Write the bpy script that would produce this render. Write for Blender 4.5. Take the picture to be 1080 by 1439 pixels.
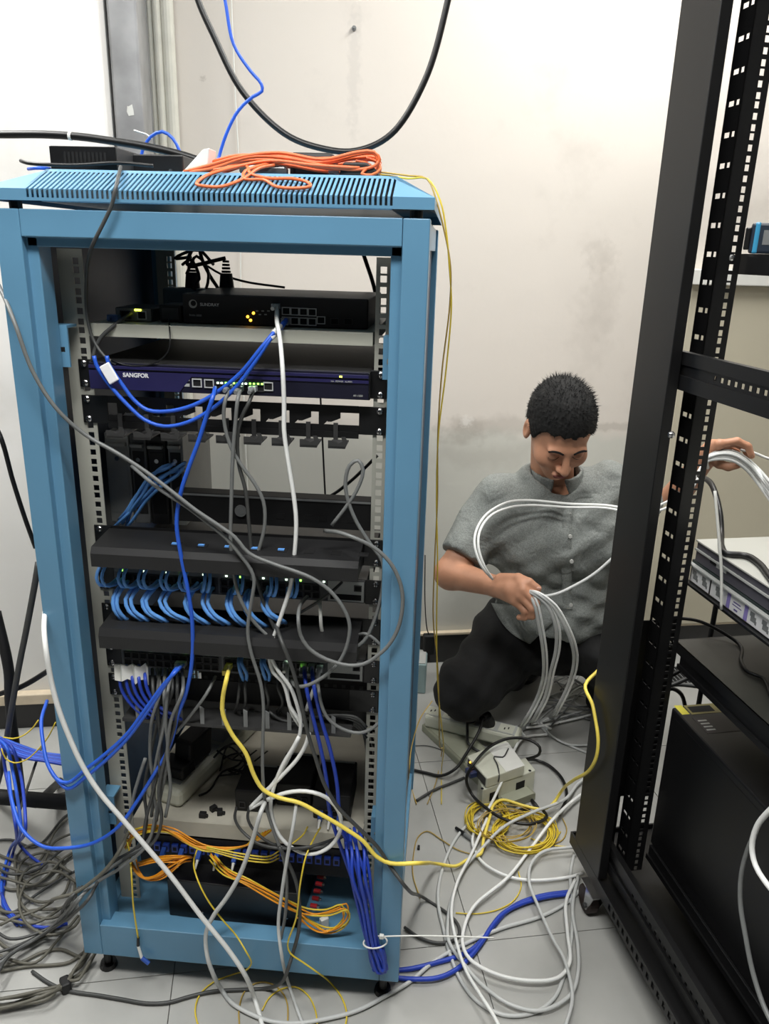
import bpy, math, random
import numpy as np
from mathutils import Vector, Matrix

for o in list(bpy.data.objects):
    bpy.data.objects.remove(o, do_unlink=True)
SC = bpy.context.scene
COL = SC.collection
rnd = random.Random(7)

# ------------------------------------------------------------------ camera
FPX = 1100.0
CAM = np.array([.6331, -1.1010, 1.3453])
YAW, PITCH, ROLL = -.0752, .3220, .0278
def _axes():
    cy, sy = math.cos(YAW), math.sin(YAW)
    f0 = np.array([sy, cy, 0]); r0 = np.array([cy, -sy, 0]); u0 = np.array([0, 0, 1.])
    f = f0*math.cos(PITCH)-u0*math.sin(PITCH); u = u0*math.cos(PITCH)+f0*math.sin(PITCH)
    r = r0*math.cos(ROLL)+u*math.sin(ROLL); u2 = u*math.cos(ROLL)-r0*math.sin(ROLL)
    return r, u2, f
CR, CU, CF = _axes()
cam_data = bpy.data.cameras.new('camera')
cam_data.sensor_fit = 'VERTICAL'; cam_data.sensor_height = 24.0
cam_data.lens = FPX/1439.0*24.0
cam_data.clip_start = .02
cam = bpy.data.objects.new('camera', cam_data); COL.objects.link(cam)
cam.matrix_world = Matrix(((CR[0], CU[0], -CF[0], CAM[0]), (CR[1], CU[1], -CF[1], CAM[1]),
                           (CR[2], CU[2], -CF[2], CAM[2]), (0, 0, 0, 1)))
SC.camera = cam

# ------------------------------------------------------------------ world, lights, exposure
world = bpy.data.worlds.new('world'); SC.world = world
world.use_nodes = True
bg = world.node_tree.nodes['Background']
bg.inputs[0].default_value = (.95, .97, 1.0, 1); bg.inputs[1].default_value = .03
vs = SC.view_settings
vs.view_transform = 'Standard'; vs.look = 'None'; vs.gamma = 1.0; vs.exposure = 0.0
vs.use_curve_mapping = False
LAMPS = [  # ceiling lamps of the room: centre x, y, z, size x, size y, watts
    (1.30, .80, 2.74, .3, 1.2, 39),
    (-.85, .15, 2.74, .3, 1.2, 40),
    (.45, -.85, 2.74, 1.2, .3, 52),
]
for i, (lx, ly, lz, sx, sy, w) in enumerate(LAMPS):
    ld = bpy.data.lights.new('ceiling_lamp_light', 'AREA'); ld.shape = 'RECTANGLE'
    ld.size = sx; ld.size_y = sy; ld.energy = w; ld.color = (1, .995, .975)
    lo = bpy.data.objects.new('ceiling_lamp_light', ld); COL.objects.link(lo)
    lo.location = (lx, ly, lz-.03)
    lo.rotation_euler = (0, 0, math.radians(12.5))

# ------------------------------------------------------------------ points of the place
def ray(x, y): return CF+CR*((x-540)/FPX)-CU*((y-719.5)/FPX)
def A(x, y, Y):                     # point on the vertical plane y = Y (parallel to the blue rack's front)
    d = ray(x, y); return tuple(CAM+d*((Y-CAM[1])/d[1]))
def G(x, y, z=.004):                # point on a level plane (the floor, a shelf)
    d = ray(x, y); return tuple(CAM+d*((z-CAM[2])/d[2]))
def V(pts, Y):
    return [A(p[0], p[1], p[2] if len(p) > 2 else Y) for p in pts]
def Fl(pts, z=.004):
    return [G(p[0], p[1], p[2] if len(p) > 2 else z) for p in pts]

# ------------------------------------------------------------------ materials
def lin(c):
    return tuple(((v/255.)/12.92 if v/255. <= .04045 else ((v/255.+.055)/1.055)**2.4) for v in c)
MATS = {}
def mat(name, rgb, rough=.5, metal=0., var=.06, scale=30., bump=0., bscale=200., emit=None, estr=0., coat=0., alpha=None, trans=0.):
    if name in MATS: return MATS[name]
    m = bpy.data.materials.new(name); m.use_nodes = True
    nt = m.node_tree; b = nt.nodes['Principled BSDF']
    c = lin(rgb)
    b.inputs['Roughness'].default_value = rough; b.inputs['Metallic'].default_value = metal
    tc = nt.nodes.new('ShaderNodeTexCoord')
    n = nt.nodes.new('ShaderNodeTexNoise'); n.inputs['Scale'].default_value = scale; n.inputs['Detail'].default_value = 4
    nt.links.new(tc.outputs['Object'], n.inputs['Vector'])
    r = nt.nodes.new('ShaderNodeValToRGB')
    r.color_ramp.elements[0].position = .3; r.color_ramp.elements[1].position = .7
    r.color_ramp.elements[0].color = (*[v*(1-var) for v in c], 1)
    r.color_ramp.elements[1].color = (*[min(1, v*(1+var)) for v in c], 1)
    nt.links.new(n.outputs['Fac'], r.inputs['Fac']); nt.links.new(r.outputs['Color'], b.inputs['Base Color'])
    if bump:
        n2 = nt.nodes.new('ShaderNodeTexNoise'); n2.inputs['Scale'].default_value = bscale; n2.inputs['Detail'].default_value = 3
        nt.links.new(tc.outputs['Object'], n2.inputs['Vector'])
        bp = nt.nodes.new('ShaderNodeBump'); bp.inputs['Strength'].default_value = bump; bp.inputs['Distance'].default_value = .004
        nt.links.new(n2.outputs['Fac'], bp.inputs['Height']); nt.links.new(bp.outputs['Normal'], b.inputs['Normal'])
    if emit:
        b.inputs['Emission Color'].default_value = (*lin(emit), 1); b.inputs['Emission Strength'].default_value = estr
    if coat: b.inputs['Coat Weight'].default_value = coat
    if trans: b.inputs['Transmission Weight'].default_value = trans
    MATS[name] = m
    return m
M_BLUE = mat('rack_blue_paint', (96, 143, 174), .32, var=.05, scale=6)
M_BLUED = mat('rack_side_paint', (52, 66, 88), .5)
M_RAIL = mat('rail_beige_paint', (170, 170, 160), .45, var=.05, scale=12)
M_SHELFD = mat('shelf_dusty_paint', (182, 178, 164), .6, var=.12, scale=14)
M_SHELF = mat('shelf_white_paint', (206, 206, 192), .45, var=.05, scale=8)
M_BLACK = mat('black_paint', (20, 20, 21), .38, var=.1)
M_BLACKM = mat('black_matt', (16, 16, 17), .6, var=.1)
M_RACKB = mat('black_rack_paint', (16, 16, 17), .42, var=.08, scale=5)
M_DARK = mat('dark_hole', (4, 4, 5), .8)
M_GREYD = mat('dark_grey_plastic', (52, 52, 52), .5)
M_GREY = mat('grey_plastic', (120, 122, 122), .45)
M_GREYL = mat('light_grey_plastic', (176, 178, 174), .45)
M_NAVY = mat('navy_bezel', (38, 36, 78), .35, var=.08)
M_NAVYD = mat('navy_bezel_dark', (22, 22, 40), .4)
M_CHROME = mat('screw_steel', (200, 200, 200), .25, 1.0)
M_PORT = mat('port_metal', (196, 198, 196), .35, .1)
M_WHITE = mat('white_plastic', (226, 226, 220), .4, var=.03)
M_CREAM = mat('cream_plastic', (205, 206, 190), .45, var=.05)
M_PRINTW = mat('white_print', (225, 225, 225), .5, var=.01)
M_GREEN = mat('led_green', (90, 200, 60), .4, emit=(150, 255, 90), estr=4)
M_GREENW = mat('led_pale', (180, 220, 180), .4, emit=(220, 255, 220), estr=5)
M_AMBER = mat('led_amber', (230, 160, 40), .4, emit=(255, 180, 50), estr=5)
M_YLED = mat('led_yellow', (230, 240, 60), .4, emit=(240, 255, 80), estr=5)
C_BLUE = mat('cable_blue', (40, 92, 205), .42, var=.08)
C_BLUEL = mat('cable_light_blue', (104, 164, 236), .42, var=.08)
C_BLUED = mat('cable_deep_blue', (36, 66, 174), .45, var=.08)
C_WHITE = mat('cable_white', (236, 237, 234), .42, var=.03)
C_GREYW = mat('cable_pale_grey', (196, 198, 196), .45, var=.04)
C_GREY = mat('cable_grey', (112, 114, 113), .45, var=.06)
C_GREYD = mat('cable_dark_grey', (66, 67, 66), .5, var=.06)
C_OLIVE = mat('cable_olive_grey', (96, 94, 84), .55, var=.08)
C_BLACK = mat('cable_black', (16, 16, 16), .42, var=.1)
C_YELL = mat('cable_yellow', (246, 222, 96), .42, var=.06)
C_FIBY = mat('fiber_yellow', (222, 196, 60), .42, var=.08)
C_FIBO = mat('fiber_amber', (230, 150, 30), .42, var=.08)
C_FIBT = mat('fiber_tan', (176, 148, 70), .45, var=.08)
C_ORANGE = mat('fiber_orange', (226, 108, 60), .4, var=.08)
M_SKIN = mat('skin', (196, 142, 112), .5, var=.07, scale=25, bump=.08, bscale=120)
M_HAIR = mat('hair_black', (11, 10, 9), .85, var=.3, scale=120)
M_LIP = mat('lip', (150, 84, 76), .45)
M_TROUS = mat('trousers_black', (11, 11, 12), .85, var=.15, scale=40, bump=.25, bscale=60)
M_BUTTON = mat('button_pale', (205, 205, 200), .35)
M_NAIL = mat('nail', (214, 165, 145), .35)

def shirt_material():
    m = bpy.data.materials.new('shirt_grey_cotton'); m.use_nodes = True
    nt = m.node_tree; b = nt.nodes['Principled BSDF']; b.inputs['Roughness'].default_value = .85
    tc = nt.nodes.new('ShaderNodeTexCoord')
    n = nt.nodes.new('ShaderNodeTexNoise'); n.inputs['Scale'].default_value = 350; n.inputs['Detail'].default_value = 2
    nt.links.new(tc.outputs['Object'], n.inputs['Vector'])
    r = nt.nodes.new('ShaderNodeValToRGB')
    r.color_ramp.elements[0].position = .35; r.color_ramp.elements[1].position = .65
    r.color_ramp.elements[0].color = (*lin((112, 116, 113)), 1); r.color_ramp.elements[1].color = (*lin((140, 144, 140)), 1)
    nt.links.new(n.outputs['Fac'], r.inputs['Fac']); nt.links.new(r.outputs['Color'], b.inputs['Base Color'])
    w = nt.nodes.new('ShaderNodeTexNoise'); w.inputs['Scale'].default_value = 14; w.inputs['Distortion'].default_value = 1.2
    nt.links.new(tc.outputs['Object'], w.inputs['Vector'])
    bp = nt.nodes.new('ShaderNodeBump'); bp.inputs['Strength'].default_value = .5; bp.inputs['Distance'].default_value = .02
    nt.links.new(w.outputs['Fac'], bp.inputs['Height']); nt.links.new(bp.outputs['Normal'], b.inputs['Normal'])
    return m
M_SHIRT = shirt_material()

def wall_material(name, base, stain, low, spots=()):
    # painted plaster with scuffs and a differently painted lower band (colour only)
    m = bpy.data.materials.new(name); m.use_nodes = True
    nt = m.node_tree; b = nt.nodes['Principled BSDF']; b.inputs['Roughness'].default_value = .75
    tc = nt.nodes.new('ShaderNodeTexCoord')
    n = nt.nodes.new('ShaderNodeTexNoise'); n.inputs['Scale'].default_value = 2.2; n.inputs['Detail'].default_value = 8; n.inputs['Roughness'].default_value = .62
    nt.links.new(tc.outputs['Object'], n.inputs['Vector'])
    r = nt.nodes.new('ShaderNodeValToRGB')
    r.color_ramp.elements[0].position = .30; r.color_ramp.elements[1].position = .47
    r.color_ramp.elements[0].color = (*lin(stain), 1); r.color_ramp.elements[1].color = (*lin(base), 1)
    nt.links.new(n.outputs['Fac'], r.inputs['Fac'])
    sx = nt.nodes.new('ShaderNodeSeparateXYZ'); nt.links.new(tc.outputs['Object'], sx.inputs[0])
    n3 = nt.nodes.new('ShaderNodeTexNoise'); n3.inputs['Scale'].default_value = 9; n3.inputs['Detail'].default_value = 6
    nt.links.new(tc.outputs['Object'], n3.inputs['Vector'])
    ma = nt.nodes.new('ShaderNodeMath'); ma.operation = 'MULTIPLY_ADD'; ma.inputs[1].default_value = .10
    nt.links.new(n3.outputs['Fac'], ma.inputs[0]); nt.links.new(sx.outputs['Z'], ma.inputs[2])
    r2 = nt.nodes.new('ShaderNodeValToRGB')
    e = r2.color_ramp.elements
    e[0].position = .845; e[0].color = (1, 1, 1, 1); e[1].position = .885; e[1].color = (0, 0, 0, 1)
    mp = nt.nodes.new('ShaderNodeMath'); mp.operation = 'MULTIPLY'; mp.inputs[1].default_value = 1.0
    nt.links.new(ma.outputs[0], mp.inputs[0]); nt.links.new(mp.outputs[0], r2.inputs['Fac'])
    mix = nt.nodes.new('ShaderNodeMix'); mix.data_type = 'RGBA'
    nt.links.new(r2.outputs['Color'], mix.inputs['Factor'])
    nt.links.new(r.outputs['Color'], mix.inputs[6]); mix.inputs[7].default_value = (*lin(low), 1)
    last = mix.outputs[2]
    for (c, rad, st, col, sc) in spots:          # scuffs and smudges, each with its own ragged outline
        sb = nt.nodes.new('ShaderNodeVectorMath'); sb.operation = 'SUBTRACT'; sb.inputs[1].default_value = c
        nt.links.new(tc.outputs['Object'], sb.inputs[0])
        ml = nt.nodes.new('ShaderNodeVectorMath'); ml.operation = 'MULTIPLY'; ml.inputs[1].default_value = sc; nt.links.new(sb.outputs[0], ml.inputs[0])
        ln = nt.nodes.new('ShaderNodeVectorMath'); ln.operation = 'LENGTH'; nt.links.new(ml.outputs[0], ln.inputs[0])
        nn = nt.nodes.new('ShaderNodeTexNoise'); nn.inputs['Scale'].default_value = 2.2/rad; nn.inputs['Detail'].default_value = 7; nt.links.new(tc.outputs['Object'], nn.inputs['Vector'])
        ad = nt.nodes.new('ShaderNodeMath'); ad.operation = 'MULTIPLY_ADD'; ad.inputs[1].default_value = -2.2*rad; nt.links.new(nn.outputs['Fac'], ad.inputs[0]); nt.links.new(ln.outputs['Value'], ad.inputs[2])
        mr = nt.nodes.new('ShaderNodeMapRange'); mr.inputs['From Min'].default_value = -.7*rad; mr.inputs['From Max'].default_value = .1*rad; mr.inputs['To Min'].default_value = st; mr.inputs['To Max'].default_value = 0
        nt.links.new(ad.outputs[0], mr.inputs['Value'])
        mx = nt.nodes.new('ShaderNodeMix'); mx.data_type = 'RGBA'; nt.links.new(mr.outputs[0], mx.inputs['Factor']); nt.links.new(last, mx.inputs[6]); mx.inputs[7].default_value = (*lin(col), 1); last = mx.outputs[2]
    nt.links.new(last, b.inputs['Base Color'])
    bp = nt.nodes.new('ShaderNodeBump'); bp.inputs['Strength'].default_value = .15; bp.inputs['Distance'].default_value = .01
    nt.links.new(n3.outputs['Fac'], bp.inputs['Height']); nt.links.new(bp.outputs['Normal'], b.inputs['Normal'])
    return m
M_WALLL = wall_material('wall_plaster_white', (232, 230, 226), (222, 219, 213), (228, 226, 221))
M_CEIL = mat('ceiling_white', (235, 235, 232), .8, var=.02)
M_TILE = mat('floor_tile', (168, 168, 164), .42, var=.09, scale=7, bump=.03, bscale=60)
M_GROUT = mat('floor_grout', (96, 96, 92), .8)
M_SKIRT = mat('skirting_tile', (34, 33, 33), .3, var=.15)
M_LEDGE = mat('ledge_wood', (205, 190, 165), .55, var=.1)
M_DUCT = mat('duct_steel', (158, 158, 159), .42, .2, var=.25, scale=9)
M_PIPE = mat('pipe_pvc', (206, 204, 192), .4, var=.05)
M_PIPEP = mat('pipe_pink_wire', (160, 138, 130), .5, var=.1)
M_TAN = mat('panel_tan', (198, 191, 170), .6, var=.04, scale=3)

# ------------------------------------------------------------------ mesh helpers
FRAME = {}
def fr(o): return FRAME.get(o.name, Matrix.Identity(4))
class MB:
    def __init__(s): s.v = []; s.f = []
    def add(s, vs, fs):
        k = len(s.v); s.v += [tuple(map(float, p)) for p in vs]; s.f += [tuple(i+k for i in q) for q in fs]; return s
    def box(s, x0, x1, y0, y1, z0, z1):
        return s.add([(x0, y0, z0), (x1, y0, z0), (x1, y1, z0), (x0, y1, z0), (x0, y0, z1), (x1, y0, z1), (x1, y1, z1), (x0, y1, z1)],
                     [(0, 3, 2, 1), (4, 5, 6, 7), (0, 1, 5, 4), (1, 2, 6, 5), (2, 3, 7, 6), (3, 0, 4, 7)])
    def prism(s, poly, axis, a, b):       # extrude a polygon (list of 2-tuples) along an axis from a to b
        n = len(poly)
        def P(p, t):
            return {'x': (t, p[0], p[1]), 'y': (p[0], t, p[1]), 'z': (p[0], p[1], t)}[axis]
        vs = [P(p, a) for p in poly]+[P(p, b) for p in poly]
        fs = [tuple(range(n))[::-1], tuple(range(n, 2*n))]+[(i, (i+1) % n, n+(i+1) % n, n+i) for i in range(n)]
        return s.add(vs, fs)
    def cyl(s, p0, p1, r0, r1=None, n=12, cap=True):
        r1 = r0 if r1 is None else r1
        p0 = Vector(p0); p1 = Vector(p1); d = (p1-p0).normalized()
        a = d.orthogonal().normalized(); b = d.cross(a)
        vs = []
        for p, r in ((p0, r0), (p1, r1)):
            for i in range(n):
                t = 2*math.pi*i/n; vs.append(p+a*(r*math.cos(t))+b*(r*math.sin(t)))
        fs = [(i, (i+1) % n, n+(i+1) % n, n+i) for i in range(n)]
        if cap: fs += [tuple(range(n))[::-1], tuple(range(n, 2*n))]
        return s.add(vs, fs)
    def sphere(s, c, r, nu=12, nv=8, sc=(1, 1, 1)):
        vs = [(c[0], c[1], c[2]+r*sc[2])]
        for j in range(1, nv):
            ph = math.pi*j/nv
            for i in range(nu):
                t = 2*math.pi*i/nu
                vs.append((c[0]+r*sc[0]*math.sin(ph)*math.cos(t), c[1]+r*sc[1]*math.sin(ph)*math.sin(t), c[2]+r*sc[2]*math.cos(ph)))
        vs.append((c[0], c[1], c[2]-r*sc[2])); L = len(vs)-1
        fs = [(0, 1+i, 1+(i+1) % nu) for i in range(nu)]
        for j in range(nv-2):
            for i in range(nu):
                a = 1+j*nu+i; b = 1+j*nu+(i+1) % nu; fs.append((a, a+nu, b+nu, b))
        k = 1+(nv-2)*nu
        fs += [(L, k+(i+1) % nu, k+i) for i in range(nu)]
        return s.add(vs, fs)
    def obox(s, c, ax, ay, az, hx, hy, hz):     # oriented box: centre, three unit axes, half sizes
        c = Vector(c); ax = Vector(ax); ay = Vector(ay); az = Vector(az)
        vs = [c+ax*(hx*i)+ay*(hy*j)+az*(hz*k) for k in (-1, 1) for (i, j) in ((-1, -1), (1, -1), (1, 1), (-1, 1))]
        return s.add(vs, [(0, 3, 2, 1), (4, 5, 6, 7), (0, 1, 5, 4), (1, 2, 6, 5), (2, 3, 7, 6), (3, 0, 4, 7)])
    def tube(s, pts, r, n=8, step=.012, closed=False):
        P = smooth_path(pts, step, closed)
        m = len(P)
        T = [((P[(i+1) % m]-P[i-1]) if closed else (P[min(i+1, m-1)]-P[max(i-1, 0)])) for i in range(m)]
        T = [t.normalized() if t.length > 1e-9 else Vector((0, 0, 1)) for t in T]
        a = T[0].orthogonal().normalized(); vs = []
        for i in range(m):
            a = (a-T[i]*a.dot(T[i])); a = a.normalized() if a.length > 1e-6 else T[i].orthogonal().normalized()
            b = T[i].cross(a)
            for k in range(n):
                t = 2*math.pi*k/n; vs.append(P[i]+a*(r*math.cos(t))+b*(r*math.sin(t)))
        fs = []
        for i in range(m if closed else m-1):
            j = (i+1) % m
            for k in range(n): fs.append((i*n+k, i*n+(k+1) % n, j*n+(k+1) % n, j*n+k))
        if not closed: fs += [tuple(range(n))[::-1], tuple(range((m-1)*n, m*n))]
        return s.add(vs, fs)
    def mesh(s, name, material, smooth=False):
        me = bpy.data.meshes.new(name); me.from_pydata(s.v, [], s.f); me.update()
        if material: me.materials.append(material)
        if smooth: me.polygons.foreach_set('use_smooth', [True]*len(me.polygons))
        return me
    def build(s, name, material, parent=None, smooth=False, bevel=0., label=None):
        """one mesh object; points are world points (or, under a rotated thing, points of that thing's frame)"""
        if parent is not None:
            if not parent.get('_loc'):
                k = fr(parent).inverted(); s.v = [tuple(k @ Vector(p)) for p in s.v]
            o = bpy.data.objects.new(name, s.mesh(name, material, smooth)); COL.objects.link(o); o.parent = parent
            FRAME[o.name] = fr(parent).copy()
            if parent.get('_loc'): LOCAL.append(o); o['_loc'] = 1
        else:
            a = np.array(s.v); c = (a.min(0)+a.max(0))/2; c[2] = a[:, 2].min()
            s.v = [tuple(p) for p in (a-c)]
            o = bpy.data.objects.new(name, s.mesh(name, material, smooth)); COL.objects.link(o); o.location = c
            FRAME[o.name] = Matrix.Translation(c)
        if bevel:
            b = o.modifiers.new('bevel', 'BEVEL'); b.width = bevel; b.segments = 2; b.limit_method = 'ANGLE'
        if label: o['label'] = label
        return o
LOCAL = []
def smooth_path(pts, step=.012, closed=False):
    P = [Vector(p) for p in pts]; n = len(P); out = []
    if n == 2 and not closed:
        return [P[0], P[1]]
    for i in range(n if closed else n-1):
        p0 = P[(i-1) % n] if (closed or i > 0) else P[0]*2-P[1]
        p1 = P[i]; p2 = P[(i+1) % n]
        p3 = P[(i+2) % n] if (closed or i+2 < n) else P[-1]*2-P[-2]
        d01 = max((p1-p0).length, 1e-5)**.5; d12 = max((p2-p1).length, 1e-5)**.5; d23 = max((p3-p2).length, 1e-5)**.5
        m1 = ((p1-p0)/d01-(p2-p0)/(d01+d12)+(p2-p1)/d12)*d12
        m2 = ((p2-p1)/d12-(p3-p1)/(d12+d23)+(p3-p2)/d23)*d12
        k = max(2, min(24, int((p2-p1).length/step)+1))
        for j in range(k):
            t = j/k; t2 = t*t; t3 = t2*t
            out.append(p1*(2*t3-3*t2+1)+m1*(t3-2*t2+t)+p2*(-2*t3+3*t2)+m2*(t3-t2))
    if not closed: out.append(P[-1])
    return out
def thing(name, label, cat, loc=(0, 0, 0), rotz=0., group=None, local=False):
    o = bpy.data.objects.new(name, None); COL.objects.link(o); o.empty_display_size = .05
    o.location = loc; o.rotation_euler = (0, 0, rotz)
    FRAME[o.name] = Matrix.Translation(loc) @ Matrix.Rotation(rotz, 4, 'Z')
    if local: o['_loc'] = 1; LOCAL.append(o)
    o['label'] = label; o['category'] = cat
    if group: o['group'] = group
    return o
def tag(o, label, cat, group=None):
    o['label'] = label; o['category'] = cat
    if group: o['group'] = group
    return o
def struct(o, label=None):
    o['kind'] = 'structure'
    if label: o['label'] = label
    return o
def inst(name, me, parent, loc, rot=(0, 0, 0), scale=None):     # a part that shares its mesh with its alikes
    o = bpy.data.objects.new(name, me); COL.objects.link(o); o.parent = parent
    if parent.get('_loc'): o.location = loc; o['_loc'] = 1; LOCAL.append(o)
    else: o.location = fr(parent).inverted() @ Vector(loc)
    o.rotation_euler = rot
    if scale: o.scale = scale
    FRAME[o.name] = fr(parent).copy()
    return o
def lettering(text, size, loc, parent, material, name='lettering', bold=0., rot=(math.pi/2, 0, 0)):
    cu = bpy.data.curves.new('t', 'FONT'); cu.body = text; cu.size = size; cu.extrude = .0003; cu.offset = bold
    cu.align_x = 'LEFT'; cu.align_y = 'BOTTOM'
    to = bpy.data.objects.new('t', cu); COL.objects.link(to)
    me = bpy.data.meshes.new_from_object(to); bpy.data.objects.remove(to, do_unlink=True)
    me.materials.clear(); me.materials.append(material)
    return inst(name, me, parent, loc, rot)
ORD = 'first second third fourth fifth sixth seventh eighth ninth tenth eleventh twelfth thirteenth fourteenth fifteenth sixteenth seventeenth eighteenth'.split()
def strands(pts, n, rad, seed):      # n strands wandering round one path, as cables in a loose bundle do
    k = random.Random(seed); out = []
    for i in range(n):
        a = k.uniform(0, 6.28); w = k.uniform(-.7, .7); q = []
        for j, p in enumerate(pts):
            rr_ = rad*(.35+.75*abs(math.sin(a*3+j*.9+i))); t_ = a+w*j+i*2.4
            q.append((p[0]+rr_*math.cos(t_), p[1]+rr_*.6*math.sin(t_*1.3+1), p[2]+rr_*math.sin(t_)))
        out.append(q)
    return out
def cable(label, pts, r, material, name='network_cable', cat='cable', group=None, closed=False, n=8, step=.012):
    o = MB().tube(pts, r, n, step, closed).build(name, material, None, smooth=True)
    return tag(o, label, cat, group)
def jit(pts, a, k=None):
    k = k or rnd
    return [tuple(c+k.uniform(-a, a) for c in p) for p in pts]
def off(pts, d): return [tuple(p[i]+d[i] for i in range(3)) for p in pts]
# ------------------------------------------------------------------ the room
TH = math.radians(12.5)
ROOM = Matrix.Translation((.63, 1.32, 0)) @ Matrix.Rotation(TH, 4, 'Z')     # x along the back wall, y into it
def xf(mb, M): mb.v = [tuple(M @ Vector(p)) for p in mb.v]; return mb
def RP(x, y, yl):                       # point of the room (room frame) seen at a pixel on the plane y = yl
    k = ROOM.inverted(); o = k @ Vector(CAM); d = k.to_3x3() @ Vector(ray(x, y))
    return o+d*((yl-o.y)/d.y)
CEIL_Z = 2.8
wb = struct(xf(MB().box(-3.2, 3.2, 0, .12, -.01, CEIL_Z), ROOM).build('wall_back', None))
def spot(px, py, rad, st, col=(150, 142, 132), sc=(1, 1, 1)):
    return (tuple(ROOM @ RP(px, py, 0)-Vector(wb.location)), rad, st, col, sc)
wb.data.materials.append(wall_material('wall_plaster', (216, 209, 200), (202, 195, 186), (203, 202, 193), [
    spot(650, 606, .08, .40, sc=(1, 1, 2.0)), spot(700, 598, .10, .28, sc=(.6, 1, 3)), spot(655, 592, .02, .55, (235, 232, 226)),
    spot(845, 420, .09, .16, sc=(1.6, 1, .8)), spot(830, 470, .10, .12, sc=(1.4, 1, .7)), spot(690, 640, .14, .20, sc=(.5, 1, 3)),
    spot(497, 95, .03, .22, (170, 165, 160), sc=(1.6, 1, .16)), spot(285, 110, .008, .4), spot(860, 600, .06, .35, sc=(.5, 1, 4)), spot(845, 360, .05, .2)]))
COLX = RP(146, 110, -.27).x             # right edge of the pilaster on the left
struct(xf(MB().box(-3.2, COLX, -.27, -.002, -.01, CEIL_Z), ROOM).build('wall_left', M_WALLL, bevel=.006))
struct(xf(MB().box(2.6, 2.72, -4.2, -.002, -.01, CEIL_Z), ROOM).build('wall_right', M_WALLL))
struct(xf(MB().box(-3.2, 2.6, -4.3, .0, CEIL_Z, CEIL_Z+.05), ROOM).build('ceiling', M_CEIL))
# dark tile skirting with a pale ledge
struct(xf(MB().box(COLX+.002, 2.58, -.012, -.001, 0, .108), ROOM).build('baseboard_back', M_SKIRT, bevel=.002))
struct(xf(MB().box(COLX+.002, 2.58, -.022, -.001, .1085, .118), ROOM).build('trim_1', M_LEDGE, bevel=.002))
struct(xf(MB().box(-2.5, COLX-.002, -.284, -.271, 0, .085), ROOM).build('baseboard_left', M_SKIRT, bevel=.002))
struct(xf(MB().box(-2.5, COLX-.002, -.300, -.271, .0855, .118), ROOM).build('trim_2', M_LEDGE, bevel=.003))
# tan dado panel with a white top rail on the wall behind the black rack
pz = RP(1050, 402, -.03).z; px0 = RP(958, 500, -.03).x
struct(xf(MB().box(px0, 2.55, -.03, -.001, .119, pz), ROOM).build('trim_3', M_TAN, bevel=.003))
pz2 = RP(1050, 380, -.06).z
struct(xf(MB().box(px0-.02, 2.55, -.06, -.001, pz+.001, pz2), ROOM).build('trim_4', M_WHITE, bevel=.003))

# floor: grout bed with square tiles
TT = math.radians(13.2)
gx, gy, _ = G(600, 1331, 0)
FM = Matrix.Translation((gx, gy, 0)) @ Matrix.Rotation(TT, 4, 'Z')
q = FM.inverted() @ Vector(G(681, 1377, 0)); TX0 = q.x
floor = xf(MB().box(-3.4, 3.4, -4.3, 2.0, -.06, -.004), FM).build('floor', M_GROUT); struct(floor)
TS = .6
tm = MB().box(-TS/2+.001, TS/2-.001, -TS/2+.001, TS/2-.001, -.008, 0).mesh('tile', M_TILE)
for i in range(-5, 6):
    for j in range(-6, 4):
        c = FM @ Vector((TX0+(i+.5)*TS, (j+.5)*TS, 0))
        lc = ROOM.inverted() @ c
        if lc.y > .3 or abs(lc.x) > 2.9: continue
        o = inst('tile', tm, floor, c, (0, 0, TT))

# ceiling lamps
for i, (lx, ly, lz, sx, sy, w) in enumerate(LAMPS):
    lab = ['long white ceiling light fitting above the black rack', 'long white ceiling light fitting above the left wall', 'white ceiling light fitting behind the camera'][i]
    t = thing('ceiling_light', lab, 'ceiling light', (lx, ly, lz), TH, 'ceiling lights', local=True)
    MB().box(-sx/2-.03, sx/2+.03, -sy/2-.03, sy/2+.03, .01, .06).build('housing', M_WHITE, t, bevel=.004)
    MB().box(-sx/2, sx/2, -sy/2, sy/2, -.008, .009).build('diffuser', mat('lamp_diffuser', (250, 250, 245), .4, emit=(255, 252, 244), estr=3), t)

# steel duct, conduits and wires in the corner beside the pilaster
def room_tube(name, px, yl, r, m, label, cat, group=None, z0=.12, z1=CEIL_Z-.003):
    p = RP(px[0], px[1], yl)
    o = xf(MB().cyl((p.x, yl, z0), (p.x, yl, z1), r, n=14), ROOM).build(name, m, None, smooth=False)
    return tag(o, label, cat, group)
d0 = COLX+.006; d1 = RP(199, 110, -.2).x
t = thing('steel_duct', 'grey galvanised steel duct with scuffed paint beside the white pilaster', 'duct', tuple(ROOM @ Vector(((d0+d1)/2, -.11, .12))), TH, local=True)
w = (d1-d0)/2
MB().box(-w, w, -.1, .085, 0, CEIL_Z-.125).build('duct_body', M_DUCT, t, bevel=.006)
for z in (.5, 1.24, 2.1):
    MB().box(-w-.003, w+.003, -.104, -.1, z, z+.035).build('flange', M_DUCT, t, bevel=.001)
rr = random.Random(3)
for (u, z, s) in ((.1, 1.53, .012), (.25, 1.83, .016), (-.1, 1.41, .010), (.4, 1.98, .012)):
    vs = [(u*w+s*rr.uniform(.5, 1.3)*math.cos(a*.9), -.1012, z+1.4*s*rr.uniform(.4, 1.3)*math.sin(a*.9)) for a in range(7)]
    MB().add(vs+[(p[0], -.0995, p[2]) for p in vs], [tuple(range(7))]+[(i, (i+1) % 7, 7+(i+1) % 7, 7+i) for i in range(7)]).build('paint_chip', M_WHITE, t)
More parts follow.
